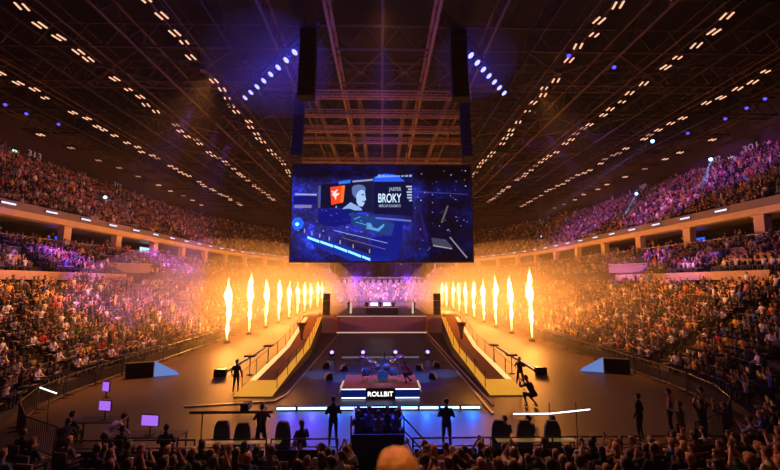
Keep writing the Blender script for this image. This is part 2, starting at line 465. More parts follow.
# --- mass crowd, one object
groups = {i: [] for i in range(6)}
for d, u, v, s_ in rest:
    r = random.random()
    kd = 0 if r < .36 else 1 if r < .58 else 2 if r < .68 else 3 if r < .84 else 4 if r < .94 else 5
    groups[kd].append(s_)
AV, AC, AF_idx, AF_cnt, off = [], [], [], [], 0
topcols = np.array([CLOTH[k] for k in TOPS])
for kd, ss in groups.items():
    V, F, P = LP[kd]; n = len(ss)
    if not n: continue
    arr = np.array([(s_[0], s_[1], s_[2], s_[3]) for s_ in ss])
    ang = arr[:, 3] - PI/2 + RNG.normal(0, .25, n); sc = RNG.normal(1, .05, n)
    c, s2 = np.cos(ang)[:, None], np.sin(ang)[:, None]
    x = (V[None, :, 0]*c - V[None, :, 1]*s2)*sc[:, None] + arr[:, 0:1] + RNG.normal(0, .05, (n, 1))
    y = (V[None, :, 0]*s2 + V[None, :, 1]*c)*sc[:, None] + arr[:, 1:2] + RNG.normal(0, .05, (n, 1))
    z = V[None, :, 2]*sc[:, None] + arr[:, 2:3]
    AV.append(np.stack([x, y, z], -1).reshape(-1, 3))
    tc = topcols[RNG.choice(len(TOPS), n, p=TW)]
    sk = np.array([.55, .32, .21])[None]*RNG.uniform(.55, 1.25, (n, 1))
    hr = np.array([.05, .028, .018])[None]*RNG.uniform(.4, 3.5, (n, 1))
    lg = np.array([.03, .03, .045])[None]*RNG.uniform(.5, 2.5, (n, 1))
    pal = np.stack([sk, hr, tc*RNG.uniform(.7, 1.2, (n, 1)), lg], 1)      # n,4,3
    AC.append(pal[:, P, :].reshape(-1, 3))
    nv = len(V)
    cnt = np.array([len(f) for f in F]); flat = np.array([i for f in F for i in f])
    AF_cnt.append(np.tile(cnt, n)); AF_idx.append((flat[None] + (off + np.arange(n)*nv)[:, None]).reshape(-1))
    off += n*nv
def bulk_mesh(name, V, cnt, idx, mats):
    me = bpy.data.meshes.new(name); me.vertices.add(len(V)); me.vertices.foreach_set('co', V.astype(np.float32).ravel())
    me.loops.add(len(idx)); me.loops.foreach_set('vertex_index', idx.astype(np.int32))
    me.polygons.add(len(cnt)); st = np.concatenate([[0], np.cumsum(cnt)[:-1]]).astype(np.int32)
    me.polygons.foreach_set('loop_start', st)
    me.update(calc_edges=True)
    for m in mats: me.materials.append(M[m])
    return me
V = np.concatenate(AV); cnt = np.concatenate(AF_cnt); idx = np.concatenate(AF_idx); C_ = np.concatenate(AC)
me = bulk_mesh('crowd', V, cnt, idx, ['crowd'])
at = me.attributes.new('tint', 'FLOAT_COLOR', 'POINT')
at.data.foreach_set('color', np.concatenate([C_, np.ones((len(C_), 1))], 1).astype(np.float32).ravel())
o = bpy.data.objects.new('crowd', me); COL.objects.link(o)
tag(o, 'packed audience filling the lower and upper stands around the arena', 'crowd', kind='stuff')
print('crowd persons', len(rest), 'verts', len(V))
# --- seats, one mass object
SV, SF = [], []
def bx(c, d):
    o_ = len(SV); x, y, z = d[0]/2, d[1]/2, d[2]/2
    for p in ((-x,-y,-z),(x,-y,-z),(x,y,-z),(-x,y,-z),(-x,-y,z),(x,-y,z),(x,y,z),(-x,y,z)): SV.append((p[0]+c[0], p[1]+c[1], p[2]+c[2]))
    for f in ((0,3,2,1),(4,5,6,7),(0,1,5,4),(1,2,6,5),(2,3,7,6),(3,0,4,7)): SF.append(tuple(i+o_ for i in f))
bx((0, .03, .40), (.46, .42, .07)); bx((0, -.2, .66), (.46, .06, .46)); bx((0, -.05, .19), (.1, .1, .36)); bx((-.24, 0, .55), (.04, .3, .04)); bx((.24, 0, .55), (.04, .3, .04))
SVn = np.array(SV); sel = [v[3] for v in vis if v[0] < 75] + [s_ for s_ in empty_seats]
arr = np.array([(s_[0], s_[1], s_[2], s_[3]) for s_ in sel]); n = len(arr)
ang = arr[:, 3]-PI/2; c, s2 = np.cos(ang)[:, None], np.sin(ang)[:, None]
X = SVn[None, :, 0]*c - SVn[None, :, 1]*s2 + arr[:, 0:1]; Y = SVn[None, :, 0]*s2 + SVn[None, :, 1]*c + arr[:, 1:2]; Z = SVn[None, :, 2] + arr[:, 2:3]
flat = np.array([i for f in SF for i in f]); idx = (flat[None] + (np.arange(n)*len(SVn))[:, None]).reshape(-1)
me = bulk_mesh('arena_seating', np.stack([X, Y, Z], -1).reshape(-1, 3), np.full(n*len(SF), 4), idx, ['seat'])
o = bpy.data.objects.new('arena_seating', me); COL.objects.link(o)
tag(o, 'dark plastic tip-up seating in rows under the audience', 'seats', kind='stuff')

# ------------------------------------------------------------------ people
def make_body(J, seated=False, long_hair=False, hair='hair_dark', sleeves=True, voxel=.02, fingers=True):
    """J: joints dict. returns (body mesh, hair mesh). Facing +Y, origin on ground."""
    b = MB(); seg = []
    def cap(p, q, r0, r1, tagn):
        b.tube(p, q, r0, r1, 10); b.ball(p, r0, 10, 6); b.ball(q, r1, 10, 6); seg.append((Vector(p), Vector(q), (r0+r1)/2, tagn))
    hip, chest, neck, head = (Vector(J[k]) for k in ('hip', 'chest', 'neck', 'head'))
    up = (neck-hip).normalized(); side = Vector(J.get('side', (1, 0, 0))); side = (side - up*side.dot(up)).normalized(); fw = up.cross(side)
    rings = [(hip-up*.10, .13, .10), (hip, .175, .125), (hip.lerp(chest, .45), .145, .105), (chest, .175, .125), (chest.lerp(neck, .5), .19, .105), (neck-up*.02, .07, .065)]
    vs = []; n = 16
    for c, rx, ry in rings:
        for i in range(n): t = 2*PI*i/n; vs.append(c + side*(rx*math.cos(t)) + fw*(ry*math.sin(t)))
    fs = [(j*n+i, j*n+(i+1) % n, (j+1)*n+(i+1) % n, (j+1)*n+i) for j in range(len(rings)-1) for i in range(n)]
    fs += [tuple(range(n-1, -1, -1)), tuple(range((len(rings)-1)*n, len(rings)*n))]
    b.add(vs, fs); seg.append((hip+up*.08, chest, .14, 2)); seg.append((chest, neck-up*.09, .15, 2)); seg.append((hip-up*.08, hip, .14, 3))
    hd = (head-neck).normalized()
    cap(neck-hd*.03, head-hd*.04, .055, .05, 0)
    HR = J.get('headrot', Matrix.Identity(3))
    b.ball(head, (.077, .095, .115), 14, 10, R=HR); b.ball(head+HR @ Vector((0, .035, -.065)), (.048, .052, .05), 10, 8, R=HR)
    b.tube(head+HR @ Vector((0, .085, .01)), head+HR @ Vector((0, .112, -.025)), .010, .017, 6)
    for s in (-1, 1): b.ball(head+HR @ Vector((s*.078, -.005, -.01)), (.014, .025, .035), 8, 6, R=HR)
    seg.append((head-Vector((0, 0, .05)), head+Vector((0, 0, .05)), .10, 0))
    for s, S in ((-1, 'l'), (1, 'r')):
        sh = chest.lerp(neck, .62) + side*(s*.165); el = Vector(J['elbow_'+S]); wr = Vector(J['wrist_'+S])
        cap(sh, el, .058, .043, 2); cap(el, wr, .042, .028, 2 if sleeves else 0)
        hdv = (wr-el).normalized(); palm = wr + hdv*.055
        cap(wr, palm, .03, .034, 0); seg.append((wr, palm, .04, 0))
        hj = hip + side*(s*.085) - up*.04; kn = Vector(J['knee_'+S]); an = Vector(J['ankle_'+S])
        cap(hj, kn, .088, .058, 3); cap(kn, an, .056, .036, 3)
        tf = Vector(J.get('toe', (0, 1, 0))).normalized()
        cap(an+Vector((0, 0, -.035))-tf*.04, an+tf*.14+Vector((0, 0, -.045)), .036, .03, 4)
    tmp = bpy.data.objects.new('t', b.mesh('t', ['skin'])); COL.objects.link(tmp)
    md = tmp.modifiers.new('r', 'REMESH'); md.mode = 'VOXEL'; md.voxel_size = voxel
    sm = tmp.modifiers.new('s', 'SMOOTH'); sm.iterations = 2; sm.factor = .5
    dg = bpy.context.evaluated_depsgraph_get(); me = bpy.data.meshes.new_from_object(tmp.evaluated_get(dg), depsgraph=dg)
    bpy.data.objects.remove(tmp)
    fc = np.empty(len(me.polygons)*3, dtype=np.float32); me.polygons.foreach_get('center', fc); fc = fc.reshape(-1, 3)
    best = np.full(len(fc), 9.0); bi = np.zeros(len(fc), dtype=np.int32)
    for p, q, r, tg in seg:
        p, q = np.array(p), np.array(q); d = q-p; t = np.clip(((fc-p)@d)/max(d@d, 1e-9), 0, 1)
        dist = np.linalg.norm(fc-(p+t[:, None]*d), axis=1)-r
        m_ = dist < best; best[m_] = dist[m_]; bi[m_] = tg
    mats = ['skin', 'eye', 'cloth_black', 'jeans', 'shoe']
    # fingers, thumb, eyes, mouth appended to the same mesh
    vs = [tuple(v.co) for v in me.vertices]; fs = [tuple(p.vertices) for p in me.polygons]; mi = list(bi)
    e = MB()
    for s, S in ((-1, 'l'), (1, 'r')):
        el = Vector(J['elbow_'+S]); wr = Vector(J['wrist_'+S]); d = (wr-el).normalized()
        ax = d.cross(Vector((0, 1, .3)))
        ax = (ax if ax.length > .1 else Vector((1, 0, 0))).normalized(); nrm = ax.cross(d)
        base = wr + d*.085
        for q, ln in ((-1.5, .062), (-.5, .075), (.5, .07), (1.5, .055)):
            p0 = base + ax*(q*.019); p1 = p0 + (d+ax*q*.06)*ln*.55 + nrm*.006; p2 = p1 + (d*.8+nrm*.5).normalized()*ln*.5
            e.tube(p0-d*.02, p1, .0095, .0085, 6); e.tube(p1, p2, .0085, .007, 6)
        p0 = wr + d*.03 - ax*.03; p1 = p0 + (d*.5-ax*.8)*.05; e.tube(p0+ax*.01, p1, .012, .010, 6); e.tube(p1, p1+(d*.9-ax*.2)*.035, .010, .008, 6)
    for s in (-1, 1): e.ball(head+HR @ Vector((s*.032, .083, .018)), .011, 6, 5, 1)
    e.box(head+HR @ Vector((0, .086, -.062)), (.04, .008, .008), 1)
    o_ = len(vs); vs += e.v; fs += [tuple(i+o_ for i in f) for f in e.f]; mi += e.m
    body = bpy.data.meshes.new('person_body'); body.from_pydata(vs, [], fs)
    for m_ in mats: body.materials.append(M[m_])
    body.polygons.foreach_set('material_index', [int(v) for v in mi]); body.polygons.foreach_set('use_smooth', [True]*len(fs)); body.update()
    h = MB(); h.ball(head+HR @ Vector((0, -.022, .022)), (.088, .097, .112), 16, 12, R=HR)
    h.ball(head+HR @ Vector((0, .02, .075)), (.07, .07, .055), 12, 8, R=HR)
    if long_hair:
        h.ball(head+HR @ Vector((0, -.065, -.07)), (.075, .05, .15), 12, 10, R=HR)
    vs = []
    for v in h.v:
        w = Vector(v)-head; k = 1+.05*math.sin(v[0]*90+v[2]*60)*math.cos(v[1]*80+v[2]*30); vs.append(tuple(head+w*k))
    h.v = vs
    return body, h.mesh('hair', [hair], True)
def stand(**k):
    J = dict(hip=(0, 0, .93), chest=(0, .01, 1.22), neck=(0, 0, 1.47), head=(0, .02, 1.63),
             elbow_l=(-.27, -.02, 1.10), elbow_r=(.27, -.02, 1.10), wrist_l=(-.26, .10, .88), wrist_r=(.26, .10, .88),
             knee_l=(-.11, .03, .50), knee_r=(.11, .03, .50), ankle_l=(-.13, -.02, .09), ankle_r=(.13, -.02, .09))
    J.update(k); return J
def sit(**k):
    J = dict(hip=(0, -.05, .52), chest=(0, -.03, .80), neck=(0, 0, 1.04), head=(0, .03, 1.19),
             elbow_l=(-.26, .04, .72), elbow_r=(.26, .04, .72), wrist_l=(-.12, .26, .66), wrist_r=(.12, .26, .66),
             knee_l=(-.12, .38, .50), knee_r=(.12, .38, .50), ankle_l=(-.12, .36, .09), ankle_r=(.12, .36, .09))
    J.update(k); return J
RX = lambda a: Matrix.Rotation(a, 3, 'X')
RZ = lambda a: Matrix.Rotation(a, 3, 'Z')
POSES = {
 'sit': make_body(sit()), 'sit_long': make_body(sit(), long_hair=True, hair='hair_brown'),
 'clap': make_body(sit(elbow_l=(-.25, .16, .82), elbow_r=(.25, .16, .82), wrist_l=(-.04, .32, 1.02), wrist_r=(.04, .32, 1.02)), sleeves=False),
 'up': make_body(sit(elbow_l=(-.32, .08, 1.10), elbow_r=(.32, .08, 1.10), wrist_l=(-.24, .12, 1.38), wrist_r=(.22, .14, 1.38)), sleeves=False, hair='hair_brown'),
 'phone': make_body(sit(elbow_l=(-.22, .22, 1.0), elbow_r=(.22, .22, 1.0), wrist_l=(-.05, .30, 1.25), wrist_r=(.05, .30, 1.25)), sleeves=False),
 'turn': make_body(sit(headrot=RZ(.8), wrist_r=(.15, .30, .70))),
 'stand': make_body(stand()),
 'stand_phone': make_body(stand(elbow_l=(-.24, .25, 1.42), elbow_r=(.24, .25, 1.42), wrist_l=(-.06, .32, 1.68), wrist_r=(.06, .32, 1.68)), sleeves=False, hair='hair_brown'),
 'stand_up': make_body(stand(elbow_l=(-.30, .05, 1.60), elbow_r=(.30, .05, 1.60), wrist_l=(-.16, .05, 1.84), wrist_r=(.16, .05, 1.84)), sleeves=False),
 'fold': make_body(stand(elbow_l=(-.27, .02, 1.14), elbow_r=(.27, .02, 1.14), wrist_l=(.06, .22, 1.18), wrist_r=(-.06, .22, 1.18), headrot=RX(-.2))),
 'walk': make_body(stand(knee_l=(-.10, .20, .52), ankle_l=(-.11, .22, .10), knee_r=(.10, -.02, .50), ankle_r=(.11, -.30, .14), elbow_l=(-.27, -.12, 1.12), wrist_l=(-.24, -.02, .92), elbow_r=(.27, .10, 1.12), wrist_r=(.2, .30, 1.05))),
 'operate': make_body(stand(hip=(0, -.03, .90), neck=(0, .06, 1.44), head=(0, .12, 1.59), elbow_l=(-.27, .16, 1.18), elbow_r=(.27, .16, 1.22), wrist_l=(-.10, .38, 1.30), wrist_r=(.12, .38, 1.42), knee_l=(-.16, .08, .48), knee_r=(.16, .02, .48), ankle_l=(-.22, .0, .09), ankle_r=(.22, -.08, .09))),
 'crouch': make_body(stand(hip=(0, -.12, .55), chest=(0, .05, .80), neck=(0, .2, 1.0), head=(0, .28, 1.13), knee_l=(-.16, .28, .52), knee_r=(.16, .22, .35), ankle_l=(-.16, .12, .09), ankle_r=(.16, -.12, .10), elbow_l=(-.24, .36, .78), elbow_r=(.24, .36, .78), wrist_l=(-.08, .52, .95), wrist_r=(.08, .52, .95))),
 'lean': make_body(stand(hip=(0, -.18, .90), chest=(0, .05, 1.12), neck=(0, .26, 1.26), head=(0, .36, 1.36), elbow_l=(-.24, .36, .95), elbow_r=(.24, .36, .95), wrist_l=(-.18, .5, .78), wrist_r=(.18, .5, .78), headrot=RX(-.5))),
 'drummer': make_body(sit(elbow_l=(-.30, .12, .90), elbow_r=(.30, .12, .90), wrist_l=(-.22, .30, 1.12), wrist_r=(.22, .30, 1.12)), sleeves=False, hair='hair_brown'),
}
def person(pose, loc, rz, label, top='black', bottom='jeans', hair=None, scale=1, group=None):
    body, hr = POSES[pose]
    r = bpy.data.objects.new('person', body); COL.objects.link(r); r.location = loc; r.rotation_euler = (0, 0, rz); r.scale = (scale,)*3
    s_ = r.material_slots
    s_[2].link = 'OBJECT'; s_[2].material = M['cloth_'+top]
    if bottom != 'jeans': s_[3].link = 'OBJECT'; s_[3].material = M['cloth_'+bottom]
    h = bpy.data.objects.new('hair', hr); COL.objects.link(h); h.parent = r
    if hair: h.material_slots[0].link = 'OBJECT'; h.material_slots[0].material = M[hair]
    return tag(r, label, 'person', group)
# spectators as individuals
WORD = {'sit': 'seated person', 'sit_long': 'seated long-haired person', 'clap': 'clapping person', 'up': 'person with raised arms', 'phone': 'person holding hands up', 'turn': 'person looking sideways'}
byrow = {}
for d, u, v, s_ in ind:
    zone = 'c' if s_[6] > .75 else ('l' if s_[0] < 0 else 'r')
    byrow.setdefault((zone, s_[4]), []).append((u, d, s_))
GR = {'c': 'audience rows behind the front barricade', 'l': 'nearest audience in the left lower stand', 'r': 'nearest audience in the right lower stand'}
for (zone, row), lst in sorted(byrow.items()):
    lst.sort(key=lambda t: t[0])
    for i, (u, d, s_) in enumerate(lst):
        x, y, z, a = s_[:4]
        r = random.random()
        pose = 'sit' if r < .36 else 'sit_long' if r < .56 else 'clap' if r < .66 else 'up' if r < .74 else 'phone' if r < .82 else 'turn'
        if zone == 'c' and pose == 'up' and r < .70: pose = 'sit'
        top = str(RNG.choice(TOPS, p=TW))
        ha = random.choice(['hair_dark', 'hair_dark', 'hair_brown', 'hair_brown', 'hair_fair'])
        place = {'c': 'row %s behind barricade, %s from left', 'l': 'row %s of left stand, %s from left', 'r': 'row %s of right stand, %s from left'}[zone] % (ORD[row+1] if False else ['one','two','three','four','five','six','seven','eight','nine','ten','eleven','twelve','thirteen','fourteen','fifteen','sixteen','seventeen','eighteen','nineteen','twenty'][row], ordn(i+1))
        person(pose, (x, y, z), a-PI/2+random.uniform(-.25, .25), '%s in %s top, %s' % (WORD[pose], top, place), top, 'jeans', ha, random.uniform(.94, 1.05), GR[zone])
print('individuals', len(ind))
person('stand', (.06, 1.5, 3.63), .15, 'close-up fair orange-lit hair of person standing right in front of camera', 'dark grey', 'jeans', 'hair_fair', 1.0)

# ------------------------------------------------------------------ roof
ZR = 26.0
def lattice(name, pts0, pts1, r, webs, rw, mat, label, up=1.9, width=0, group=None):
    """straight truss from pts0 to pts1 with two (or four) chords and zigzag webs"""
    b = MB(); a, c = Vector(pts0), Vector(pts1); d = (c-a); L_ = d.length; dn = d.normalized(); sd = dn.cross(Vector((0, 0, 1)))*width/2
    U = Vector((0, 0, up)); offs = [sd, -sd] if width else [Vector((0, 0, 0))]
    for o_ in offs:
        b.tube(a+o_, c+o_, r, n=6); b.tube(a+o_+U, c+o_+U, r, n=6)
        for i in range(webs):
            p, q, m_ = a+d*(i/webs)+o_, a+d*((i+1)/webs)+o_, a+d*((i+.5)/webs)+o_+U
            b.tube(p, m_, rw, n=4); b.tube(m_, q, rw, n=4)
    if width:
        for i in range(webs+1):
            p = a+d*(i/webs); b.tube(p+sd, p-sd, rw, n=4); b.tube(p+sd+U, p-sd+U, rw, n=4)
            if i < webs: q = a+d*((i+1)/webs); b.tube(p+sd, q-sd, rw, n=4)
    return tag(b.build(name, mat), label, 'roof truss' if 'roof' in name else 'truss', group)
side = lambda x: 'above the centre line' if abs(x) < .1 else ('left of centre' if x < 0 else 'right of centre')
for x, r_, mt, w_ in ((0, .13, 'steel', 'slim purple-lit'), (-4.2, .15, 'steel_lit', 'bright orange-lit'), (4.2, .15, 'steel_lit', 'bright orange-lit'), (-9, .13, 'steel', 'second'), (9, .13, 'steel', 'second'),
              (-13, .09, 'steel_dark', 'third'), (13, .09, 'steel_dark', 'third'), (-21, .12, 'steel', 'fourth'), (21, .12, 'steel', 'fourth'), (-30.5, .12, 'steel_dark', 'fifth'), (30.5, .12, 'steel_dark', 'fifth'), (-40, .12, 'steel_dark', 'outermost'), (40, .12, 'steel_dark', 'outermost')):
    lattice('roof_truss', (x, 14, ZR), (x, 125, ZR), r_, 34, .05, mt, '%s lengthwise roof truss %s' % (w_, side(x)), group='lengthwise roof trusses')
for i, y in enumerate(np.arange(19.0, 122, 6.5)):
    mt = 'steel' if i in (2, 3) else 'steel_dark'
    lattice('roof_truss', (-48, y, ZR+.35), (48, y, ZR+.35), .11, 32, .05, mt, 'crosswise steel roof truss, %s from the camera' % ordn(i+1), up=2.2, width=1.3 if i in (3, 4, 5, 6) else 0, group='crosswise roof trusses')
for j, y in enumerate(np.arange(19.0, 110, 13)):         # diagonal bracing in plan with round nodes
    b = MB()
    for x0, x1 in ((-9, -4.2), (-4.2, 0), (0, 4.2), (4.2, 9), (-21, -13), (13, 21), (-30.5, -21), (21, 30.5)):
        b.tube((x0, y, ZR+.1), (x1, y+6.5, ZR+.1), .06, n=5); b.tube((x1, y, ZR+.1), (x0, y+6.5, ZR+.1), .06, n=5)
        b.tube(((x0+x1)/2, y+3.25, ZR), ((x0+x1)/2, y+3.25, ZR+.25), .35, n=10)
    tag(b.build('roof_bracing', 'steel'), 'band of crossed diagonal roof braces with round nodes, %s from the camera' % ordn(j+1), 'roof bracing', 'roof bracing bands')
# hoist beams and ducts above the stage (the dense dark band over the screen)
for i, (y, z, x0, x1) in enumerate([(37.5, 24.6, -9, 9), (41, 24.2, -9, 9), (44.5, 23.8, -10, 10), (50, 24.5, -12, 12), (57, 24.0, -12, 12), (64, 23.5, -14, 14), (72, 24, -14, 14)]):
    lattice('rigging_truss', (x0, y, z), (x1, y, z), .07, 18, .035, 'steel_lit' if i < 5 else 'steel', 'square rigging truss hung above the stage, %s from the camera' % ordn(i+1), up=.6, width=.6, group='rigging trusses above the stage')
b = MB()
for x in (-7, -2.4, 2.4, 7):
    for z in (25.2,): b.tube((x, 38, z), (x, 72, z), .28, n=12)
tag(b.build('air_duct', 'steel'), 'run of round air ducts between the rigging trusses', 'duct')

# light rows
def light_mesh(big=True):
    b = MB()
    for s in (-1, 1):
        b.box((s*.24, 0, 0), (.15, .74, .10), 0, bev=.03)
        b.box((s*.24, 0, .08), (.22, .82, .08), 1)
    b.box((0, 0, .12), (.9, .12, .05), 1); b.tube((0, 0, .12), (0, 0, .9), .02, n=5, mi=1)
    return b.mesh('ceiling_light', ['fixture', 'black'])
t0 = thing('ceiling_light', (0, 0, 0), 'x', 'ceiling light')
b = MB()
for s in (-1, 1): b.box((s*.24, 0, .085), (.22, .82, .08), 0, bev=.01)
b.box((0, 0, .15), (.9, .12, .05)); b.tube((0, 0, .15), (0, 0, .9), .02, n=5); b.build('housing', 'black', t0)
for s in (-1, 1): b = MB(); b.box((s*.24, 0, 0), (.15, .74, .09), 0, bev=.03); b.build('tube', 'fixture', t0)
SMALL = light_mesh(); SMALLD = SMALL.copy(); SMALLD.materials[0] = M['fixture_dim']
first = True; nl = 0
def rowy(seed, y0, y1, lo, hi, gap):
    rr = random.Random(seed); y = y0; out = []; c = 0
    while y < y1:
        out.append((y, rr.random())); y += rr.uniform(lo, hi); c += 1
        if c % gap == 0: y += rr.uniform(1.0, 2.4)
    return out
rowspec = [(-16.4, 25, 76, 'inner left'), (16.4, 25, 78, 'inner right'), (-25.6, 26, 92, 'second left'), (25.6, 26, 95, 'second right'), (-35.4, 33, 98, 'third left'), (35.4, 33, 98, 'third right'), (-44.6, 50, 100, 'outer left'), (44.6, 50, 100, 'outer right')]
for ri, (x, y0, y1, nm) in enumerate(rowspec):
    outer = abs(x) > 40
    for i, (y, rv) in enumerate(rowy(ri//2*7+3+ri % 2, y0, y1, 1.5 if not outer else 3.2, 1.9 if not outer else 5.5, 5)):
        lab = 'twin-tube lamp in the %s row of roof lights, %s from the camera' % (nm, ordn(i+1))
        loc = (x+random.uniform(-.3, .3), y, ZR-.6+random.uniform(-.2, .1))
        if y < 46:
            if first: r = t0; first = False; r.location = loc; r['label'] = lab; r['group'] = 'roof lights'
            else: r = dup(t0, loc, 0, lab, 'roof lights')
            r.rotation_euler = (0, 0, random.uniform(-.25, .25))
            if rv < .2:
                for ch in r.children:
                    if ch.name.startswith('tube'): ch.scale = (1, .6, 1)
        else:
            r = bpy.data.objects.new('ceiling_light', SMALLD if rv < .25 else SMALL); COL.objects.link(r); r.location = loc; tag(r, lab, 'ceiling light', 'roof lights')
        nl += 1
    b = MB()                                                 # catwalk over the row
    for dx in (-.55, .55): b.tube((x+dx, y0-6, ZR+.3), (x+dx, 106, ZR+.3), .07, n=5)
    for dx in (-.55, .55): b.tube((x+dx, y0-6, ZR+1.3), (x+dx, 106, ZR+1.3), .03, n=5)
    for y in np.arange(y0-6, 106, 2.2): b.tube((x-.55, y, ZR+.3), (x+.55, y, ZR+.3), .03, n=4); b.tube((x-.55, y, ZR+.3), (x-.55, y, ZR+1.3), .02, n=4)
    tag(b.build('catwalk', 'steel'), 'steel catwalk carrying the %s row of roof lights' % nm, 'catwalk', 'roof catwalks')
print('ceiling lights', nl)

# moving-head lamps on the two slanted trusses
def lamp_head(lens, r=.17):
    t = thing('moving_head_lamp', (0, 0, 0), 'x', 'stage lamp')
    b = MB(); b.box((0, 0, .30), (.36, .30, .14), bev=.03); b.tube((0, 0, .37), (0, 0, .55), .02); b.build('base', 'black', t)
    b = MB(); b.box((-.2, 0, .1), (.05, .14, .34)); b.box((.2, 0, .1), (.05, .14, .34)); b.build('yoke', 'black', t)
    b = MB(); b.lathe([(.08, .15), (.15, .08), (r, -.1), (r+.01, -.14)], n=14); h = b.build('head', 'black', t, True)
    b = MB(); b.lathe([(r-.01, -.145), (r-.02, -.16), (.04, -.17)], n=14); b.build('lens', lens, h, True)
    return t
mh = lamp_head('bluelens', .24)
def spot(name, loc, target, col, power, ang, blend=.5, r=.1, parent=None):
    ld = bpy.data.lights.new(name, 'SPOT'); ld.color = col; ld.energy = power; ld.spot_size = ang; ld.spot_blend = blend; ld.shadow_soft_size = r
    o = bpy.data.objects.new(name, ld); COL.objects.link(o); o.location = loc
    o.rotation_euler = (Vector(target)-Vector(loc)).to_track_quat('-Z', 'Y').to_euler(); return o
first = True
for sx, nm, A_, B_ in ((-1, 'left', (-5.2, 24.5, 22), (-11.8, 32.3, 22)), (1, 'right', (4.8, 23.8, 22), (10.2, 31, 22))):
    n_ = 9
    for i in range(n_):
        f = i/(n_-1); p = [A_[j]+(B_[j]-A_[j])*f for j in range(3)]
        lab = 'round blue moving lamp on the %s slanted truss, %s from the speaker hang' % (nm, ordn(i+1))
        if first: r = mh; first = False; r.location = p; r['label'] = lab; r['group'] = 'blue lamps on the slanted trusses'
        else: r = dup(mh, p, None, lab, 'blue lamps on the slanted trusses')
        r.rotation_euler = (-.35, sx*-.5, 0)
    a = (A_[0]-sx*1, A_[1]-1, 22.5); c = (B_[0]+sx*6, B_[1]+7, 22.5)
    lattice('lighting_truss', a, c, .04, 24, .02, 'steel_dark', 'slanted truss carrying blue lamps %s of centre' % nm, up=.45, width=.4, group='slanted lighting trusses')
bb = MB(); bb.ball((0, 0, -.2), .16, 10, 6, 0); bb.box((0, 0, 0), (.4, .4, .22), 1, bev=.04); bb.tube((0, 0, .1), (0, 0, 1.4), .02, n=5, mi=1)
sbm = bb.mesh('roof_spot', [glow('deep_blue_lens', (.08, .06, 1), 2.2), 'black'])
for nm, lst in (('left', ((-39.2, 39.4), (-39.0, 41.6), (-37.8, 44.4))), ('right', ((38.5, 36.5), (38.6, 38.6), (38.7, 41.3), (37.8, 45.6), (15.2, 29.5), (19.9, 31.1)))):
    for i, (x, y) in enumerate(lst):
        o = bpy.data.objects.new('roof_spot', sbm); COL.objects.link(o); o.location = (x, y, 24.6)
        tag(o, 'small deep-blue spot lamp under the %s roof, %s listed from the camera outwards' % (nm, ordn(i+1)) if False else 'small deep-blue spot lamp under the %s roof, %s' % (nm, ['nearest of the outer ones', 'second outer one', 'third outer one', 'fourth outer one', 'nearest inner one', 'farther inner one'][i]), 'spot lamp', 'deep blue roof spots')
# line array speakers
def array(loc, n_, nm, w=1.05):
    t = thing('line_array_speaker', loc, nm, 'speaker array', 'hanging speaker columns')
    z = 0; y = 0; a = 0
    for i in range(n_):
        b = MB(); b.box((0, y, -z-.17), (w, .6, .32), rx=a, bev=.03)
        c = b.build('cabinet', 'speaker', t)
        z += .345*math.cos(a); y -= .345*math.sin(a)*-1; a = -.012*i if i < 8 else a-.03
    b = MB(); b.box((0, 0, .1), (w*.9, .7, .08)); b.tube((-.3, 0, .1), (-.2, 0, 4), .015, n=4); b.tube((.3, 0, .1), (.2, 0, 4), .015, n=4); b.build('fly_frame', 'black', t)
array((-4.75, 23.5, 22.2), 14, 'long black speaker column hanging left of centre, nearest the camera')
array((4.9, 23.5, 22.2), 14, 'long black speaker column hanging right of centre, nearest the camera')
array((-8.0, 36, 24.0), 19, 'black speaker column hanging above left corner of the big screen', .95)
array((8.0, 36, 24.0), 19, 'black speaker column hanging above right corner of the big screen', .95)

# ------------------------------------------------------------------ the big screen
YS = 44.0; S = YS/CAM_F
sw, sh_ = 183*S, 99*S; sx0, sz1 = -91.5*S + .05, 6 + 120.5*S
scr = thing('led_screen', (0, YS, 6+21.5*S), 'huge hanging screen with blue picture, red square and player portrait', 'screen')
def sxz(px, py): return (px-382.5)*S, (262-py)*S         # local metres on the screen face
b = MB(); b.box((0, .35, sh_/2), (sw+.3, .6, sh_+.3), bev=.05); b.build('cabinet', 'black', scr)
m, t, n, l = nt('screen_picture')
o_ = n.new('ShaderNodeOutputMaterial'); em = n.new('ShaderNodeEmission'); l.new(em.outputs[0], o_.inputs[0])
tc = n.new('ShaderNodeTexCoord'); 
def nz(scale, detail=4, src=None):
    q = n.new('ShaderNodeTexNoise'); q.inputs['Scale'].default_value = scale; q.inputs['Detail'].default_value = detail; q.inputs['Roughness'].default_value = .65; l.new(tc.outputs['Object'], q.inputs['Vector']); return q
def ramp(src, stops):
    r = n.new('ShaderNodeValToRGB'); e = r.color_ramp.elements
    while len(e) < len(stops): e.new(.5)
    for el, (p, c) in zip(e, stops): el.position = p; el.color = (*c, 1)
    l.new(src, r.inputs[0]); return r
base = ramp(nz(.33).outputs[0], [(.38, (.004, .004, .03)), (.5, (.008, .012, .16)), (.62, (.012, .03, .55)), (.75, (.03, .12, 1.0))])
det = ramp(nz(2.2, 6).outputs[0], [(.42, (.25, .25, .35)), (.6, (1, 1, 1)), (.72, (2.2, 2.4, 2.6))])
mx = n.new('ShaderNodeMixRGB'); mx.blend_type = 'MULTIPLY'; mx.inputs[0].default_value = 1; l.new(base.outputs[0], mx.inputs[1]); l.new(det.outputs[0], mx.inputs[2])
sp = n.new('ShaderNodeSeparateXYZ'); l.new(tc.outputs['Object'], sp.inputs[0])
gx = n.new('ShaderNodeMapRange'); gx.inputs[1].default_value = 2.2; gx.inputs[2].default_value = 5.5; gx.inputs[3].default_value = 1; gx.inputs[4].default_value = .09; l.new(sp.outputs['X'], gx.inputs[0])
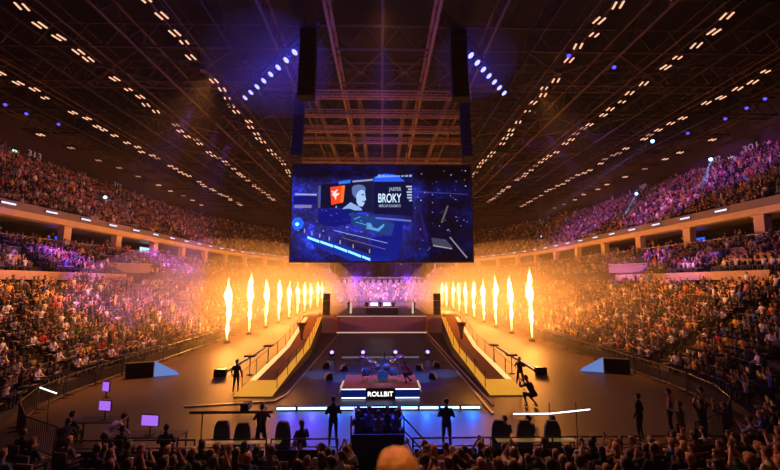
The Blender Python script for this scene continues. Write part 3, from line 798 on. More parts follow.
gz = n.new('ShaderNodeMapRange'); gz.inputs[1].default_value = 8.4; gz.inputs[2].default_value = 9.9; gz.inputs[3].default_value = 1; gz.inputs[4].default_value = .08; l.new(sp.outputs['Z'], gz.inputs[0])
gz2 = n.new('ShaderNodeMapRange'); gz2.inputs[1].default_value = .2; gz2.inputs[2].default_value = 3.2; gz2.inputs[3].default_value = .28; gz2.inputs[4].default_value = 1; l.new(sp.outputs['Z'], gz2.inputs[0])
m1 = n.new('ShaderNodeMath'); m1.operation = 'MULTIPLY'; l.new(gx.outputs[0], m1.inputs[0]); l.new(gz.outputs[0], m1.inputs[1])
m2 = n.new('ShaderNodeMath'); m2.operation = 'MULTIPLY'; l.new(m1.outputs[0], m2.inputs[0]); l.new(gz2.outputs[0], m2.inputs[1])
m3 = n.new('ShaderNodeMath'); m3.operation = 'MULTIPLY'; m3.inputs[1].default_value = 1.9; l.new(m2.outputs[0], m3.inputs[0])
ad = n.new('ShaderNodeMixRGB'); ad.blend_type = 'ADD'; ad.inputs[0].default_value = 1; l.new(mx.outputs[0], ad.inputs[1]); ad.inputs[2].default_value = (.006, .004, .02, 1)
l.new(ad.outputs[0], em.inputs[0]); l.new(m3.outputs[0], em.inputs[1]); m.cycles.emission_sampling = 'FRONT'
M['screen'] = m
b = MB(); b.box((0, .04, sh_/2), (sw, .02, sh_)); b.build('picture', 'screen', scr)
def poly(name, pts, col, s, layer=1, parent=None):
    b = MB(); q = [sxz(*p) for p in pts]
    b.prism(q, .03-.008*layer, .028-.008*layer+.004)
    return b.build(name, glow(name+'_light', col, s), parent or scr)
poly('team_square', [(320.5, 184), (371, 178), (372, 209), (320, 208)], (.003, .004, .03), 1, 1)
poly('red_square', [(329.5, 186.5), (344.5, 184.5), (343, 202), (331, 205)], (1, .055, .012), 1.15, 2)
poly('red_square_edge', [(341, 185), (344.5, 184.5), (343, 202), (340, 203)], (1, .16, .02), 1.2, 3)
poly('team_emblem', [(330.3, 190.4), (333.5, 190.8), (337.8, 188), (335.8, 191.5), (336, 193.2), (339.4, 192.2), (337.6, 195), (336, 195.6), (335.6, 200), (334, 196.6), (330.8, 193.6), (333, 193.2)], (1, .75, .72), 1.1, 3)
poly('portrait_backdrop', [(350.5, 181.5), (373, 179.5), (373.5, 212), (350, 212)], (.004, .008, .04), 1, 2)
poly('portrait_hair', [(351.5, 187), (353.5, 184.6), (358, 183.6), (363, 184.2), (365.6, 187), (365.6, 190), (362.5, 188.6), (359, 190.2), (357, 193.5), (355.5, 198), (353.8, 196), (352, 193)], (.12, .2, .5), .9, 3)
poly('portrait_face', [(356, 195), (358, 191), (361.5, 188.8), (364.6, 190), (365.2, 193.4), (365.4, 196), (366.3, 199.4), (364.8, 200.6), (364.4, 203.6), (362.6, 206.4), (358.6, 206), (356.6, 202)], (.42, .62, 1), 1.0, 4)
poly('portrait_eye', [(361.4, 193.6), (364, 193.4), (364.2, 194.8), (361.8, 195)], (.02, .05, .2), 1, 5)
poly('portrait_mouth', [(362.4, 200.8), (364.8, 200.4), (364.4, 201.6), (362.6, 202)], (.03, .07, .25), 1, 5)
poly('portrait_shoulder', [(342, 209), (350.5, 202), (353, 203.5), (356, 205), (361, 208), (362.5, 210.5), (355, 210.5), (349, 208.5)], (.32, .5, .95), .9, 4)
poly('caption_bar', [(352, 179.6), (373, 177.6), (373, 179.4), (352, 181.4)], (.5, .5, .8), .7, 3)
poly('name_panel', [(373.6, 181), (414, 181), (414, 216), (373.6, 214)], (.002, .004, .035), 1, 2)
poly('top_glow_graphic', [(374, 176), (384, 172), (394, 172.5), (401, 176), (406, 180), (374, 180.5)], (.02, .10, .9), 1.1, 1)
poly('top_glow_graphic', [(376, 175.2), (399, 173.6), (399.5, 175), (376, 176.4)], (.15, .35, 1), 1.1, 2)
poly('top_glow_graphic', [(338, 180.5), (350, 178.5), (350, 182), (338, 183.5)], (.03, .18, 1), 1.0, 2)
def text(body, px, py, hpx, col, s, parent=scr, layer=4, wpx=None, name='lettering', bold=True):
    cu = bpy.data.curves.new('txt', 'FONT'); cu.body = body; cu.extrude = .004; cu.offset = .012 if bold else 0; cu.size = 1
    o = bpy.data.objects.new('txt', cu); COL.objects.link(o); dg = bpy.context.evaluated_depsgraph_get(); dg.update()
    me = bpy.data.meshes.new_from_object(o.evaluated_get(dg)); bpy.data.objects.remove(o)
    co = np.empty(len(me.vertices)*3); me.vertices.foreach_get('co', co); co = co.reshape(-1, 3)
    mn, mxx = co.min(0), co.max(0); co = co-mn; ww, hh = (mxx-mn)[:2]
    return me, co, ww, hh
def text_on(body, x, z, w, h, y, mat, parent, name='lettering', shear=0, offset=True):
    me, co, ww, hh = text(body, 0, 0, 0, 0, 0)
    out = np.empty_like(co); out[:, 0] = x + co[:, 0]/ww*w + shear*co[:, 1]/hh*h; out[:, 2] = z + co[:, 1]/hh*h; out[:, 1] = y - co[:, 2]
    me.vertices.foreach_set('co', out.ravel().astype(np.float32)); me.materials.clear(); me.materials.append(mat); me.update()
    o = bpy.data.objects.new(name, me); COL.objects.link(o)
    if parent: o.parent = parent
    return o
wl = glow('caption_white', (.62, .82, 1), 1.25); wl2 = glow('caption_grey', (.5, .6, .85), .8)
x_, z_ = sxz(378.6, 202.3); text_on('BROKY', x_, z_, 23.4*S, 9.4*S, -.02, wl, scr)
x_, z_ = sxz(389.2, 191.2); text_on('JASPER', x_, z_, 12.8*S, 4.9*S, -.02, wl2, scr)
x_, z_ = sxz(379.4, 207); text_on('MERCUR SUNGMATE', x_, z_, 22*S, 2.8*S, -.02, wl2, scr)
for i, (u, w_) in enumerate([(407, 6), (409, 4), (407.6, 5.4), (408, 5), (408, 5), (410, 3)]):
    poly('stats_bar', [(u, 184.6+i*2.9), (u+w_, 184.6+i*2.9), (u+w_, 186.2+i*2.9), (u, 186.2+i*2.9)], (.6, .7, 1), .8, 3)
# live picture of the arena on the lower part: bright blue bar, light rails, small figures, console
q = [(307, 238), (320, 242.4), (334, 247), (348, 252), (362, 257.2), (371, 260.4)]
for i in range(len(q)-1):
    a, c = q[i], q[i+1]; poly('light_bar_image', [(a[0]+.6, a[1]-1.2), (c[0]-.3, c[1]-1.3), (c[0]-.3, c[1]+1.3), (a[0]+.6, a[1]+1.2)], (.22, .62, 1), 1.8, 2)
poly('light_bar_glow_image', [(303, 236), (340, 244), (372, 256), (392, 258), (392, 261.6), (352, 261.6), (318, 248)], (.008, .045, .6), .6, 1)
for i, (u, v_) in enumerate([(304.6, 231.5), (312, 234), (320, 236.5), (329.5, 239.5), (340.5, 243), (353.5, 247), (370, 252)]):
    poly('small_figure_image', [(u-.5, v_-2.2), (u+.5, v_-2.2), (u+.6, v_+1.8), (u-.6, v_+1.8)], (.7, .6, .75), .55, 2)
poly('stage_line_image', [(334, 230.6), (388, 243.4), (388, 244), (334, 231.3)], (.35, .5, .9), .8, 2)
poly('stage_line_image', [(342, 238), (386, 249.6), (386, 250.1), (342, 238.5)], (.4, .35, .5), .5, 2)
poly('lamp_flare_image', [(294.8, 224.6), (297, 222.6), (299.3, 224.6), (297, 226.8)], (.25, .7, 1), 2.6, 2)
poly('lamp_flare_glow_image', [(291.2, 224), (294, 218), (300, 218), (304, 223), (302, 229), (295, 231)], (.01, .12, .9), 1.2, 1)
poly('platform_image', [(352, 213.4), (373.5, 215.6), (394, 224), (392, 236), (372, 233), (351, 224)], (.012, .07, .34), .7, 1)
for a in ([(356, 222), (371, 226), (371, 226.8), (356, 222.8)], [(354, 219), (360, 216.5), (360.6, 217.2), (354.6, 219.8)], [(367, 226), (378, 229), (384, 224), (385, 226), (379, 232), (367, 229)], [(366.5, 223), (371, 223.4), (373, 227), (369, 227.4)]):
    poly('platform_detail_image', a, (.15, .45, .9), .8, 2)
poly('console_image', [(432, 238), (447, 240), (454, 248.4), (453, 250), (434, 246.8)], (.08, .09, .16), .6, 2)
poly('console_light_image', [(434, 245.4), (453, 248.8), (453, 249.8), (434, 246.6)], (.6, .55, .6), .6, 3)
poly('rod_image', [(450.4, 237.8), (451.6, 237.2), (468.6, 258), (467.4, 258.8)], (.5, .42, .6), .55, 2)
poly('rod_image', [(448.6, 205), (450.4, 205.4), (444, 223), (442, 222.6)], (.4, .3, .3), .35, 2)
poly('ribbon_image', [(294, 193.2), (316, 193.6), (316, 195.2), (294, 194.8)], (.45, .5, .9), .8, 2)
poly('ribbon_image', [(293.6, 205), (311, 205), (311, 208), (293.6, 208.2)], (.35, .35, .85), .6, 2)
poly('pillar_image', [(317.6, 185), (319.8, 185), (319.8, 208), (317.6, 208)], (.2, .22, .5), .45, 2)
rr = random.Random(5)
for i in range(46):
    u, v_ = rr.uniform(414, 470), rr.uniform(168, 252)
    e = rr.uniform(.35, .8)
    poly('far_lamp_image', [(u-e, v_), (u, v_-e), (u+e, v_), (u, v_+e)], rr.choice([(.3, .3, 1), (.5, .5, 1), (.15, .15, .8), (.7, .6, .9)]), rr.uniform(.5, 1.6), 2)
for i in range(40):
    u, v_ = rr.uniform(293, 372), rr.uniform(206, 236)
    e = rr.uniform(.25, .9)
    poly('crowd_sparkle_image', [(u-e*1.4, v_), (u, v_-e), (u+e*1.4, v_), (u, v_+e)], rr.choice([(.1, .25, 1), (.2, .5, 1), (.1, .1, .8)]), rr.uniform(.4, 1.1), 2)
poly('blue_glow_image', [(372, 238), (392, 236), (398, 216), (404, 222), (402, 244), (398, 261), (372, 261)], (.006, .02, .5), .45, 1)
poly('blue_glow_image', [(292.5, 196), (316, 196), (316, 204), (292.5, 204)], (.008, .012, .35), .5, 1)
poly('blue_glow_image', [(318, 208), (351, 210), (351, 224), (330, 228), (318, 222)], (.006, .015, .5), .4, 1)
poly('light_beam_image', [(415, 212), (416, 212), (419, 240), (415.5, 240)], (.03, .015, .3), .5, 2)
poly('light_beam_image', [(420, 208), (421, 208), (429, 236), (425, 237)], (.03, .015, .3), .5, 2)
poly('truss_image', [(414, 190), (470, 193), (470, 193.8), (414, 190.8)], (.05, .06, .4), .8, 2)
poly('truss_image', [(376, 217), (412, 220), (412, 222), (376, 219)], (.12, .2, .9), .8, 2)
for i in range(9): poly('roof_line_image', [(378+i*4, 174.5-abs(4-i)*.3), (381+i*4, 174-abs(4-i)*.3), (381+i*4, 175), (378+i*4, 175.4)], (.3, .45, 1), .9, 4)
for x in (-8, -3, 3, 8):
    b = MB(); b.tube((x, .4, sh_+.1), (x, .4, ZR-(6+21.5*S)), .03, n=5); b.build('hanging_cable', 'black', scr)

# ------------------------------------------------------------------ stage block, ramps, drum riser
stg = thing('stage_platform', (0, 48.3, 0), 'raised brown-fronted stage block at the far end between the ramps', 'stage')
b = MB(); b.box((0, 7, 1.0), (10.9, 14, 2.0), bev=.03); b.build('platform', 'stagefront', stg)
b = MB(); b.box((0, 7, 2.02), (11.1, 14.1, .05)); b.build('deck', 'mat', stg)
b = MB(); b.box((0, -.04, 2.0), (10.9, .05, .06)); b.box((0, -.04, .06), (10.9, .05, .10)); b.build('light_strip', 'ledwarm', stg)
for sx in (-1, 1):
    b = MB(); b.box((sx*7.6, 1.75, 1.0), (4.1, 3.3, 2.0), bev=.03); b.build('side_block', 'tan', stg)
    b = MB(); b.box((sx*5.62, -.15, 1.1), (.34, .2, 2.2)); b.build('side_fin', 'carpet', stg)
# people and kit on the deck
desk = thing('presenter_desk', (0, 51.0, 2.05), 'long desk with two white lit screens on the far stage deck', 'desk')
b = MB(); b.box((0, 0, .4), (4.2, .7, .8), bev=.03); b.build('body', 'black', desk)
b = MB(); b.box((0, 0, .83), (4.4, .8, .05)); b.build('top', 'desk', desk)
for x in (-1.0, .65):
    b = MB(); b.box((x, -.1, 1.25), (.95, .08, .42), bev=.02); b.box((x, -.02, .95), (.08, .06, .3)); mo = b.build('monitor', 'black', desk)
    b = MB(); b.box((x, -.15, 1.25), (.88, .01, .34)); b.build('screen', 'ledwhite', mo)
for i, x in enumerate([-2.0, -.2, 1.5, 4.2, -4.3]):
    person(['stand', 'fold', 'operate', 'stand', 'fold'][i], (x, 52.1, 2.05), PI, ['dark standing person left of the far desk', 'dark person standing behind the two far desk screens', 'dark person bending at the right end of far desk', 'dark person at right side of the far stage deck', 'dark person at left side of the far stage deck'][i], 'black', group='crew on the far stage deck')
for x, nm in ((-3.95, 'left'), (3.95, 'right')):
    t = thing('light_tube', (x, 50.6, 2.05), 'upright glowing white tube on the far stage deck, %s one' % nm, 'light')
    b = MB(); b.tube((0, 0, .1), (0, 0, 1.5), .13, n=10); b.build('tube', 'ledwarm', t); b = MB(); b.lathe([(.25, 0), (.25, .05), (.1, .1)], n=12); b.build('base', 'black', t)
for sx, nm in ((-1, 'left'), (1, 'right')):
    t = thing('speaker_stack', (sx*7.0, 50.2, 2.0), 'dark speaker stack at the top of the %s ramp' % nm, 'speaker')
    for j in range(3): b = MB(); b.box((0, 0, .5+j*.0+.0+j*.9-.05), (.85, .8, .86), bev=.03); b.build('cabinet', 'black', t)

RL = 26.0
for sx, nm in ((-1, 'left'), (1, 'right')):
    R = thing('ramp', (0, 21.7, 0), 'long yellow-edged walkway ramp rising to the stage on the %s' % nm, 'ramp')
    xi, xo = 5.82, 7.86; ze = 1.92
    YB = 11.0
    def q(x, y): return (sx*(x+max(0, y-YB)/(RL-YB)*1.35), y, y/RL*ze)
    def slab(name, pl, mat, th=.03, lift=.0):
        b = MB(); n_ = len(pl); up_ = [(*q(x, y)[:2], q(x, y)[2]+lift+th) for x, y in pl]; dn_ = [(*q(x, y)[:2], q(x, y)[2]+lift) for x, y in pl]
        b.add(up_+dn_, [tuple(range(n_)), tuple(range(2*n_-1, n_-1, -1))]+[(i, (i+1) % n_, (i+1) % n_+n_, i+n_) for i in range(n_)]); return b.build(name, mat, R)
    b = MB()
    for y0_, y1_ in ((0, YB), (YB, RL)):
        lo_ = [q(xi, y0_), q(xo, y0_), q(xo, y1_), q(xi, y1_)]
        b.add([(p[0], p[1], 0) for p in lo_]+[(p[0], p[1], p[2]+.02) for p in lo_], [(0,1,2,3),(4,5,6,7),(0,1,5,4),(1,2,6,5),(2,3,7,6),(3,0,4,7)])
    b.build('frame', 'black', R)
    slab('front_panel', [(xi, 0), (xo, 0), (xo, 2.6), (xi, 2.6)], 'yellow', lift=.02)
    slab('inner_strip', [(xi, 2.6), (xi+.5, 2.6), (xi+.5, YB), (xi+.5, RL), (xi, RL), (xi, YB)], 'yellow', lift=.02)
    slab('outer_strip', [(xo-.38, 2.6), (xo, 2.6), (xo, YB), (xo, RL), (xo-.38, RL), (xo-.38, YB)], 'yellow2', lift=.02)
    slab('carpet', [(xi+.5, 2.6), (xo-.38, 2.6), (xo-.38, YB), (xo-.38, RL), (xi+.5, RL), (xi+.5, YB)], 'carpet', lift=.01)
    for edge, xe in (('inner', xi+.06), ('outer', xo-.04)):
        b = MB(); ys = [1.2+2.45*i for i in range(10)]
        for y in ys: p = q(xe, y); b.tube(p, (p[0], p[1], p[2]+1.0), .022, n=6); b.tube(p, (p[0], p[1], p[2]+.04), .07, n=8)
        for j in range(0, 9):
            p, w = q(xe, ys[j]), q(xe, ys[j+1]); b.tube((p[0], p[1], p[2]+1.0), (w[0], w[1], w[2]+1.0), .018, n=5)
        b.build('handrail', 'black', R)
    # draped pedestal standing on the ramp
    yy = 13.8; z = yy/RL*ze + .05
    t = thing('pedestal', (sx*7.1, 21.7+yy, z), 'brown tapering pedestal standing on the %s ramp' % nm, 'pedestal', 'ramp pedestals')
    b = MB(); b.lathe([(.12, 0), (.16, .5), (.30, 1.1), (.46, 1.35)], n=14); b.build('cone', 'stagefront', t, True); b = MB(); b.lathe([(.48, 1.35), (.48, 1.42), (.2, 1.45)], n=14); b.build('top', 'carpet', t)
    # light strip lying along the outer floor
    b = MB(); a = Vector((sx*10.6, 27.5, .05)); c = Vector((sx*10.9, 38, .05)); b.box((a+c)/2, ((.16), (c-a).length, .09), rz=math.atan2((c-a).y, (c-a).x)-PI/2); b.box((a+c)/2+Vector((0, 0, .05)), (.06, (c-a).length-.2, .02), 1, rz=math.atan2((c-a).y, (c-a).x)-PI/2)
    tag(b.build('cable_ramp', ['alu', 'ledwarm']), 'long low light-edged cable cover on the floor outside the %s ramp' % nm, 'cable cover', 'cable covers')
    for j, yy in enumerate((26.8, 31)):
        t = thing('floor_table', (sx*8.7, yy, 0), 'small dark flat-topped stand outside the %s ramp, %s' % (nm, 'nearer one' if j == 0 else 'farther one'), 'stand', 'stands outside the ramps')
        b = MB(); b.box((0, 0, 1.22), (.7, .5, .12), bev=.03); b.build('top', 'black', t); b = MB(); b.tube((0, 0, 0), (0, 0, 1.2), .025); b.build('pole', 'black', t); b = MB(); b.lathe([(.2, 0), (.2, .03), (.05, .06)], n=12); b.build('base', 'black', t)
# floor edge trims: light metal strips around the central stage floor
b = MB()
for sx in (-1, 1):
    pts = [(sx*5.14, 48), (sx*5.14, 22.0 if sx < 0 else 18.8)]
    if sx < 0: pts += [(-5.5, 20.9), (-9.6, 20.1)]
    for (x0, y0), (x1, y1) in zip(pts, pts[1:]):
        d = Vector((x1-x0, y1-y0, 0)); b.box(((x0+x1)/2, (y0+y1)/2, .02), (d.length+.05, .13, .04), rz=math.atan2(d.y, d.x))
structure(b.build('trim_30', 'alu'))
b = MB(); b.box((5.5, 34, .02), (.09, 28, .04)); structure(b.build('trim_31', 'lip'))
# white batten with four violet lamps
t = thing('batten', (0, 31.2, 0), 'thin pale glowing horizontal pipe on low feet behind the drum kit', 'pipe')
b = MB(); b.tube((-3.1, 0, .28), (2.9, 0, .28), .06, n=8); b.build('pipe', 'ledwarm_dim', t)
for x in (-3, -1, 1, 2.8): b = MB(); b.tube((x, 0, 0), (x, 0, .28), .03, n=6); b.build('leg', 'alu', t)
ml = lamp_head('ledpurple', .16); first = True
for i, x in enumerate((-4.0, -1.5, 1.1, 3.7)):
    lab = 'violet floor lamp behind the drum kit, %s from the left' % ordn(i+1)
    if first: r = ml; first = False; r['label'] = lab; r['group'] = 'violet floor lamps'
    else: r = dup(ml, None, None, lab, 'violet floor lamps')
    r.location = (x, 32.4, .40); r.rotation_euler = (-PI*.7, 0, 0)
# drum riser
RZ_ = .53
rs = thing('drum_riser', (-.06, 21.25, 0), 'low drum riser with ROLLBIT lettering on its dark blue front', 'riser')
b = MB(); b.box((0, 1.5, RZ_/2), (4.1, 3.0, RZ_-.02), bev=.02); b.build('platform', 'black', rs)
b = MB(); b.box((0, 1.5, RZ_-.005), (4.1, 3.0, .02)); b.build('top', 'carpet', rs)
b = MB(); b.box((0, -.03, RZ_/2), (4.1, .05, RZ_-.06)); b.build('front_panel', 'panelblue', rs)
b = MB(); b.box((0, -.075, RZ_/2+.01), (1.5, .03, RZ_-.02)); fp = b.build('name_board', 'black', rs)
text_on('ROLLBIT', -.66, .15, 1.32, .24, -.10, glow('rollbit_white', (1, .98, .9), 1.8), rs)
b = MB()
for sx in (-1, 1):
    for z in (.07, RZ_-.03): b.box((sx*1.4, -.07, z), (1.25, .03, .035))
b.build('light_strip', 'ledwhite', rs)
for sx in (-1, 1):
    b = MB(); b.add([(sx*2.02, 0, RZ_), (sx*2.16, 0, RZ_-.22), (sx*2.16, 1.5, RZ_-.22), (sx*2.02, 1.5, RZ_)], [(0, 1, 2, 3)]); b.box((sx*2.08, .8, RZ_+.01), (.08, 1.5, .05)); b.build('side_light', 'ledwarm', rs)
# LED bar row in front
tb = thing('light_bar', (0, 0, 0), 'x', 'light bar')
b = MB(); b.box((0, 0, .10), (.94, .22, .18), bev=.02); b.box((-.3, 0, .02), (.06, .3, .04)); b.box((.3, 0, .02), (.06, .3, .04)); b.build('housing', 'black', tb)
b = MB()
for i in range(8): b.box((-.39+i*.111, -.115, .11), (.095, .02, .11), 0, bev=.01)
b.build('lens_row', 'ledblue', tb)
xs = [-4.25, -3.3, -2.45, -1.5, -.5, .35, 1.25, 2.2, 3.15, 4.1]
for i, x in enumerate(xs):
    lab = 'blue-white light bar on the floor before the drum riser, %s from the left' % ordn(i+1)
    r = tb if i == 0 else dup(tb, None, 0, lab, 'blue light bars')
    if i == 0: r['label'] = lab; r['group'] = 'blue light bars'
    r.location = (x*1.05-.05, 19.5, 0)
# drum kit
kit = thing('drum_kit', (.05, 22.65, RZ_+.01), 'blue drum kit with bright cymbals standing on the riser', 'drum kit')
def drum(name, c, r, h, R=None, mat='drumshell'):
    b = MB(); b.lathe([(r, -h/2), (r, h/2)], c, 20, R=R); o = b.build(name, mat, kit, True)
    b = MB(); b.lathe([(r*1.02, h/2-.01), (r*1.02, h/2+.02), (r*.97, h/2+.02), (r*.96, h/2+.005)], c, 20, R=R); b.build('hoop', 'chrome', o)
    b = MB(); b.lathe([(r*.96, h/2+.004), (r*.9, h/2+.008)], c, 20, R=R); b.build('skin', 'drumhead', o)
drum('bass_drum', (0, 0, .32), .30, .42, RX(PI/2))
drum('tom', (-.28, .05, .78), .17, .2, RX(.3)); drum('tom', (.22, .05, .78), .18, .2, RX(.3))
drum('floor_tom', (.62, .35, .45), .22, .38); drum('snare', (-.50, .45, .58), .19, .14, None, 'chrome'); drum('floor_tom', (-.95, .3, .45), .22, .38)
for x, y, z, r, tl in ((-.62, -.1, 1.12, .30, .35), (-1.05, .15, 1.28, .28, .2), (.62, -.05, 1.18, .26, -.3), (.95, .2, 1.3, .28, -.2), (.72, .1, 1.02, .2, -.1)):
    b = MB(); b.lathe([(r, 0), (r*.4, .02), (.05, .03), (.03, .06), (.01, .06)], (x, y, z), 24, R=RX(.35) @ Matrix.Rotation(tl, 3, 'Y')); cy = b.build('cymbal', 'cymbal', kit, True)
    b = MB(); b.tube((x, y, .4), (x, y, z), .012, n=6)
    for k in range(3): a = k*2.09; b.tube((x, y, .42), (x+.22*math.cos(a), y+.22*math.sin(a), .01), .01, n=5)
    b.build('stand', 'chrome', cy)
person('drummer', (.15, 23.5, RZ_+.01), PI, 'drummer seated behind the blue drum kit with raised hands', 'grey', 'jeans', 'hair_dark', 1.08)
b = MB(); b.lathe([(.16, .40), (.17, .44), (.14, .46)], n=14); b.tube((0, 0, 0), (0, 0, .4), .03); b.lathe([(.2, 0), (.2, .02), (.04, .05)], n=10)
tag(b.build('drum_stool', 'black', loc=(.15, 23.5, RZ_+.01)), 'black round drum stool under the drummer', 'stool')
person('crouch', (1.5, 22.4, RZ_+.01), 1.3, 'person crouching at the right end of the drum riser', 'red', 'jeans', 'hair_brown', .9)
# keyboards / wedges around
def wedge(loc, rz, lab):
    t = thing('floor_monitor', loc, lab, 'monitor speaker', 'wedge speakers beside the riser', rz)
    b = MB(); b.prism([(-.0, 0), (.5, 0), (.42, .38), (.12, .30)], -.3, .3); b.build('cabinet', 'black', t); b = MB(); b.prism([(.11, .31), (.42, .385), (.41, .40), (.10, .325)], -.26, .26); b.build('grille', 'barrier', t)
for x, y, rz, lab in ((-3.6, 25.5, .3, 'wedge speaker on blue-lit floor left of the drum kit'), (3.5, 25.5, PI-.3, 'wedge speaker on blue-lit floor right of the drum kit'), (-2.9, 28, .3, 'farther wedge speaker left behind the drum riser'), (2.9, 28, PI-.3, 'farther wedge speaker right behind the drum riser'), (-4.2, 29, 0, 'farthest wedge speaker left beside the ramp'), (4.2, 29, PI, 'farthest wedge speaker right beside the ramp')):
    wedge((x, y, .013), rz, lab)

# ------------------------------------------------------------------ flames
def flame_mesh(seed, H=6.2):
    r_ = random.Random(seed); b = MB(); n_ = 12; prof = []; vs = []; m_ = 26
    ph = r_.uniform(0, 6)
    for j in range(m_+1):
        t = j/m_
        r = .04 + .12*min(1, t*5) ; r += .15*math.exp(-((t-.66)/.17)**2) + .05*math.sin(t*22+ph)*(t > .15)
        r *= (1 if t < .8 else max(0.02, (1-t)/.2)); r = max(r, .015)
        cx, cy = .10*math.sin(t*7+ph)*t + r_.uniform(-.03, .03), .08*math.cos(t*6+ph)*t
        for i in range(n_):
            a = 2*PI*i/n_; rr_ = r*(1+.22*math.sin(3*a+t*17+ph)*(t > .1)); vs.append((cx+rr_*math.cos(a), cy+rr_*math.sin(a), .25+t*H))
    fs = [(j*n_+i, j*n_+(i+1) % n_, (j+1)*n_+(i+1) % n_, (j+1)*n_+i) for j in range(m_) for i in range(n_)] + [tuple(range(n_-1, -1, -1)), tuple(range(m_*n_, (m_+1)*n_))]
    b.add(vs, fs); return b.mesh('flame', ['flame'], True)
m, t, n, l = nt('burning_gas'); o_ = n.new('ShaderNodeOutputMaterial'); ev = n.new('ShaderNodeEmission'); ev.inputs[0].default_value = (1, .46, .13, 1); ev.inputs[1].default_value = 42
l.new(ev.outputs[0], o_.inputs['Volume']); m.cycles.emission_sampling = 'NONE'; M['flame'] = m
FM = [flame_mesh(i) for i in range(5)]
b = MB(); b.box((0, 0, .12), (.5, .5, .24), bev=.03); b.tube((0, 0, .2), (0, 0, .34), .06, .04, 10); NZ = b.mesh('flame_machine', ['black'])
HT = [1.02, 1.14, 1.04, 1.05, 1.0, .98, 1.0, .97, 1.02, 1.0]
for sx, nm in ((-1, 'left'), (1, 'right')):
    for i in range(10):
        y = 40.6+6.6*i if sx < 0 else 41.2+6.4*i; x = sx*15.6
        if i > 7: x *= .97
        o = bpy.data.objects.new('flame_machine', NZ); COL.objects.link(o); o.location = (x, y, 0)
        tag(o, 'black box firing a flame in the %s row, %s from the camera' % (nm, ordn(i+1)), 'flame machine', 'flame machines')
        o = bpy.data.objects.new('flame_jet', FM[(i*3+(sx > 0)) % 5]); COL.objects.link(o); o.location = (x, y, 0.05); o.rotation_euler = (0, 0, i*1.3)
        o.scale = (1.1, 1.1, HT[i] if sx < 0 else (1.2, 1.1, 1.12, 1.04, 1.04, 1.0, 1.0, 1.02, 1.0, 1.0)[i])
        tag(o, 'tall blazing flame jet in the %s row, %s from the camera' % (nm, ordn(i+1)), 'flame', 'flame jets')
        ld = bpy.data.lights.new('flame_light', 'POINT'); ld.color = (1, .31, .045); ld.energy = 4000; ld.shadow_soft_size = .45
        lo = bpy.data.objects.new('flame_light', ld); COL.objects.link(lo); lo.location = (x, y, 3.9)

# ------------------------------------------------------------------ drape + far truss
b = MB(); nx_ = 90
xs_ = np.linspace(-13, 13, nx_); top = []; bot = []
vs = []
for i, x in enumerate(xs_):
    yy = .18*math.sin(i*1.9); zb = 7.5 + (max(0, abs(x)-10.5))*.9
    vs += [(x, 97+yy, zb), (x, 97+yy, 14.5), (x, 97.1+yy, 14.5), (x, 97.1+yy, zb)]
fs = []
for i in range(nx_-1):
    for j in range(4): fs.append((i*4+j, (i+1)*4+j, (i+1)*4+(j+1) % 4, i*4+(j+1) % 4))
fs += [(0, 1, 2, 3), tuple((nx_-1)*4+k for k in (3, 2, 1, 0))]
b.add(vs, fs); tag(b.build('masking_drape', 'drape'), 'wide dark violet drape hanging at the far end below the screen', 'drape')
lattice('lighting_truss', (-10.5, 92, 6.9), (10.5, 92, 6.9), .08, 30, .04, 'black', 'straight black truss at the far end under the drape', up=.6, width=.6, group='far lighting truss')
b = MB(); 
for i, x in enumerate(np.linspace(-9.5, 9.5, 15)):
    bb = MB(); bb.tube((0, 0, .2), (0, 0, -.35), .18, .24, 10); bb.box((0, 0, .3), (.5, .3, .2)); o = bb.build('hanging_lamp', 'black', loc=(x, 92, 6.4))
    tag(o, 'dark lamp hanging from the far truss, %s from the left' % ordn(i+1), 'lamp', 'dark lamps on the far truss')

# ------------------------------------------------------------------ barriers
def barrier_mesh(w=2.3, bars=True):
    b = MB()
    for z in (1.08, .12): b.tube((-w/2, 0, z), (w/2, 0, z), .028, n=6)
    for x in (-w/2, w/2): b.tube((x, 0, 0), (x, 0, 1.08), .028, n=6)
    if bars:
        for i in range(1, 16): x = -w/2+w*i/16; b.tube((x, 0, .12), (x, 0, 1.08), .01, n=4)
    else: b.tube((-w/2, 0, .84), (w/2, 0, .84), .02, n=6); b.box((0, 0, .42), (w*.94, .02, .66), 1)
    for x in (-w/2+.2, w/2-.2): b.box((x, 0, .02), (.06, .6, .04))
    return b
bmF = barrier_mesh(2.1, False).mesh('barricade', ['barrier', 'black']); bmS = barrier_mesh(2.3, True).mesh('crowd_barrier', ['barrier'])
k = 0
for i in range(12):
    x = -9.2 + i*2.25
    if -1.0 < x < .9: continue
    if x > 17: continue
    k += 1
    o = bpy.data.objects.new('barricade', bmF); COL.objects.link(o); o.location = (x, 13.15, 0)
    tag(o, 'black steel barricade section in front of the audience, %s from the left' % ordn(k), 'barricade', 'front barricades')
for sx, nm in ((-1, 'left'), (1, 'right')):
    P = [p for p in rowpath(17.0, 13.0, 39.5, 3.0, step=.2, near=True)]
    P = [p for p in P if p[0]*sx > 0 and 12.4 < p[1] < 66 and abs(p[0]) > 11]
    P.sort(key=lambda p: p[1]); last = None; k = 0
    for p in P:
        if last is None or math.hypot(p[0]-last[0], p[1]-last[1]) >= 2.38:
            if last is not None:
                k += 1; o = bpy.data.objects.new('crowd_barrier', bmS); COL.objects.link(o)
                o.location = ((p[0]+last[0])/2, (p[1]+last[1])/2, 0); o.rotation_euler = (0, 0, math.atan2(p[1]-last[1], p[0]-last[0]))
                tag(o, 'barred metal crowd barrier along the %s stand, %s from the camera' % (nm, ordn(k)), 'barrier', 'side crowd barriers')
            last = p

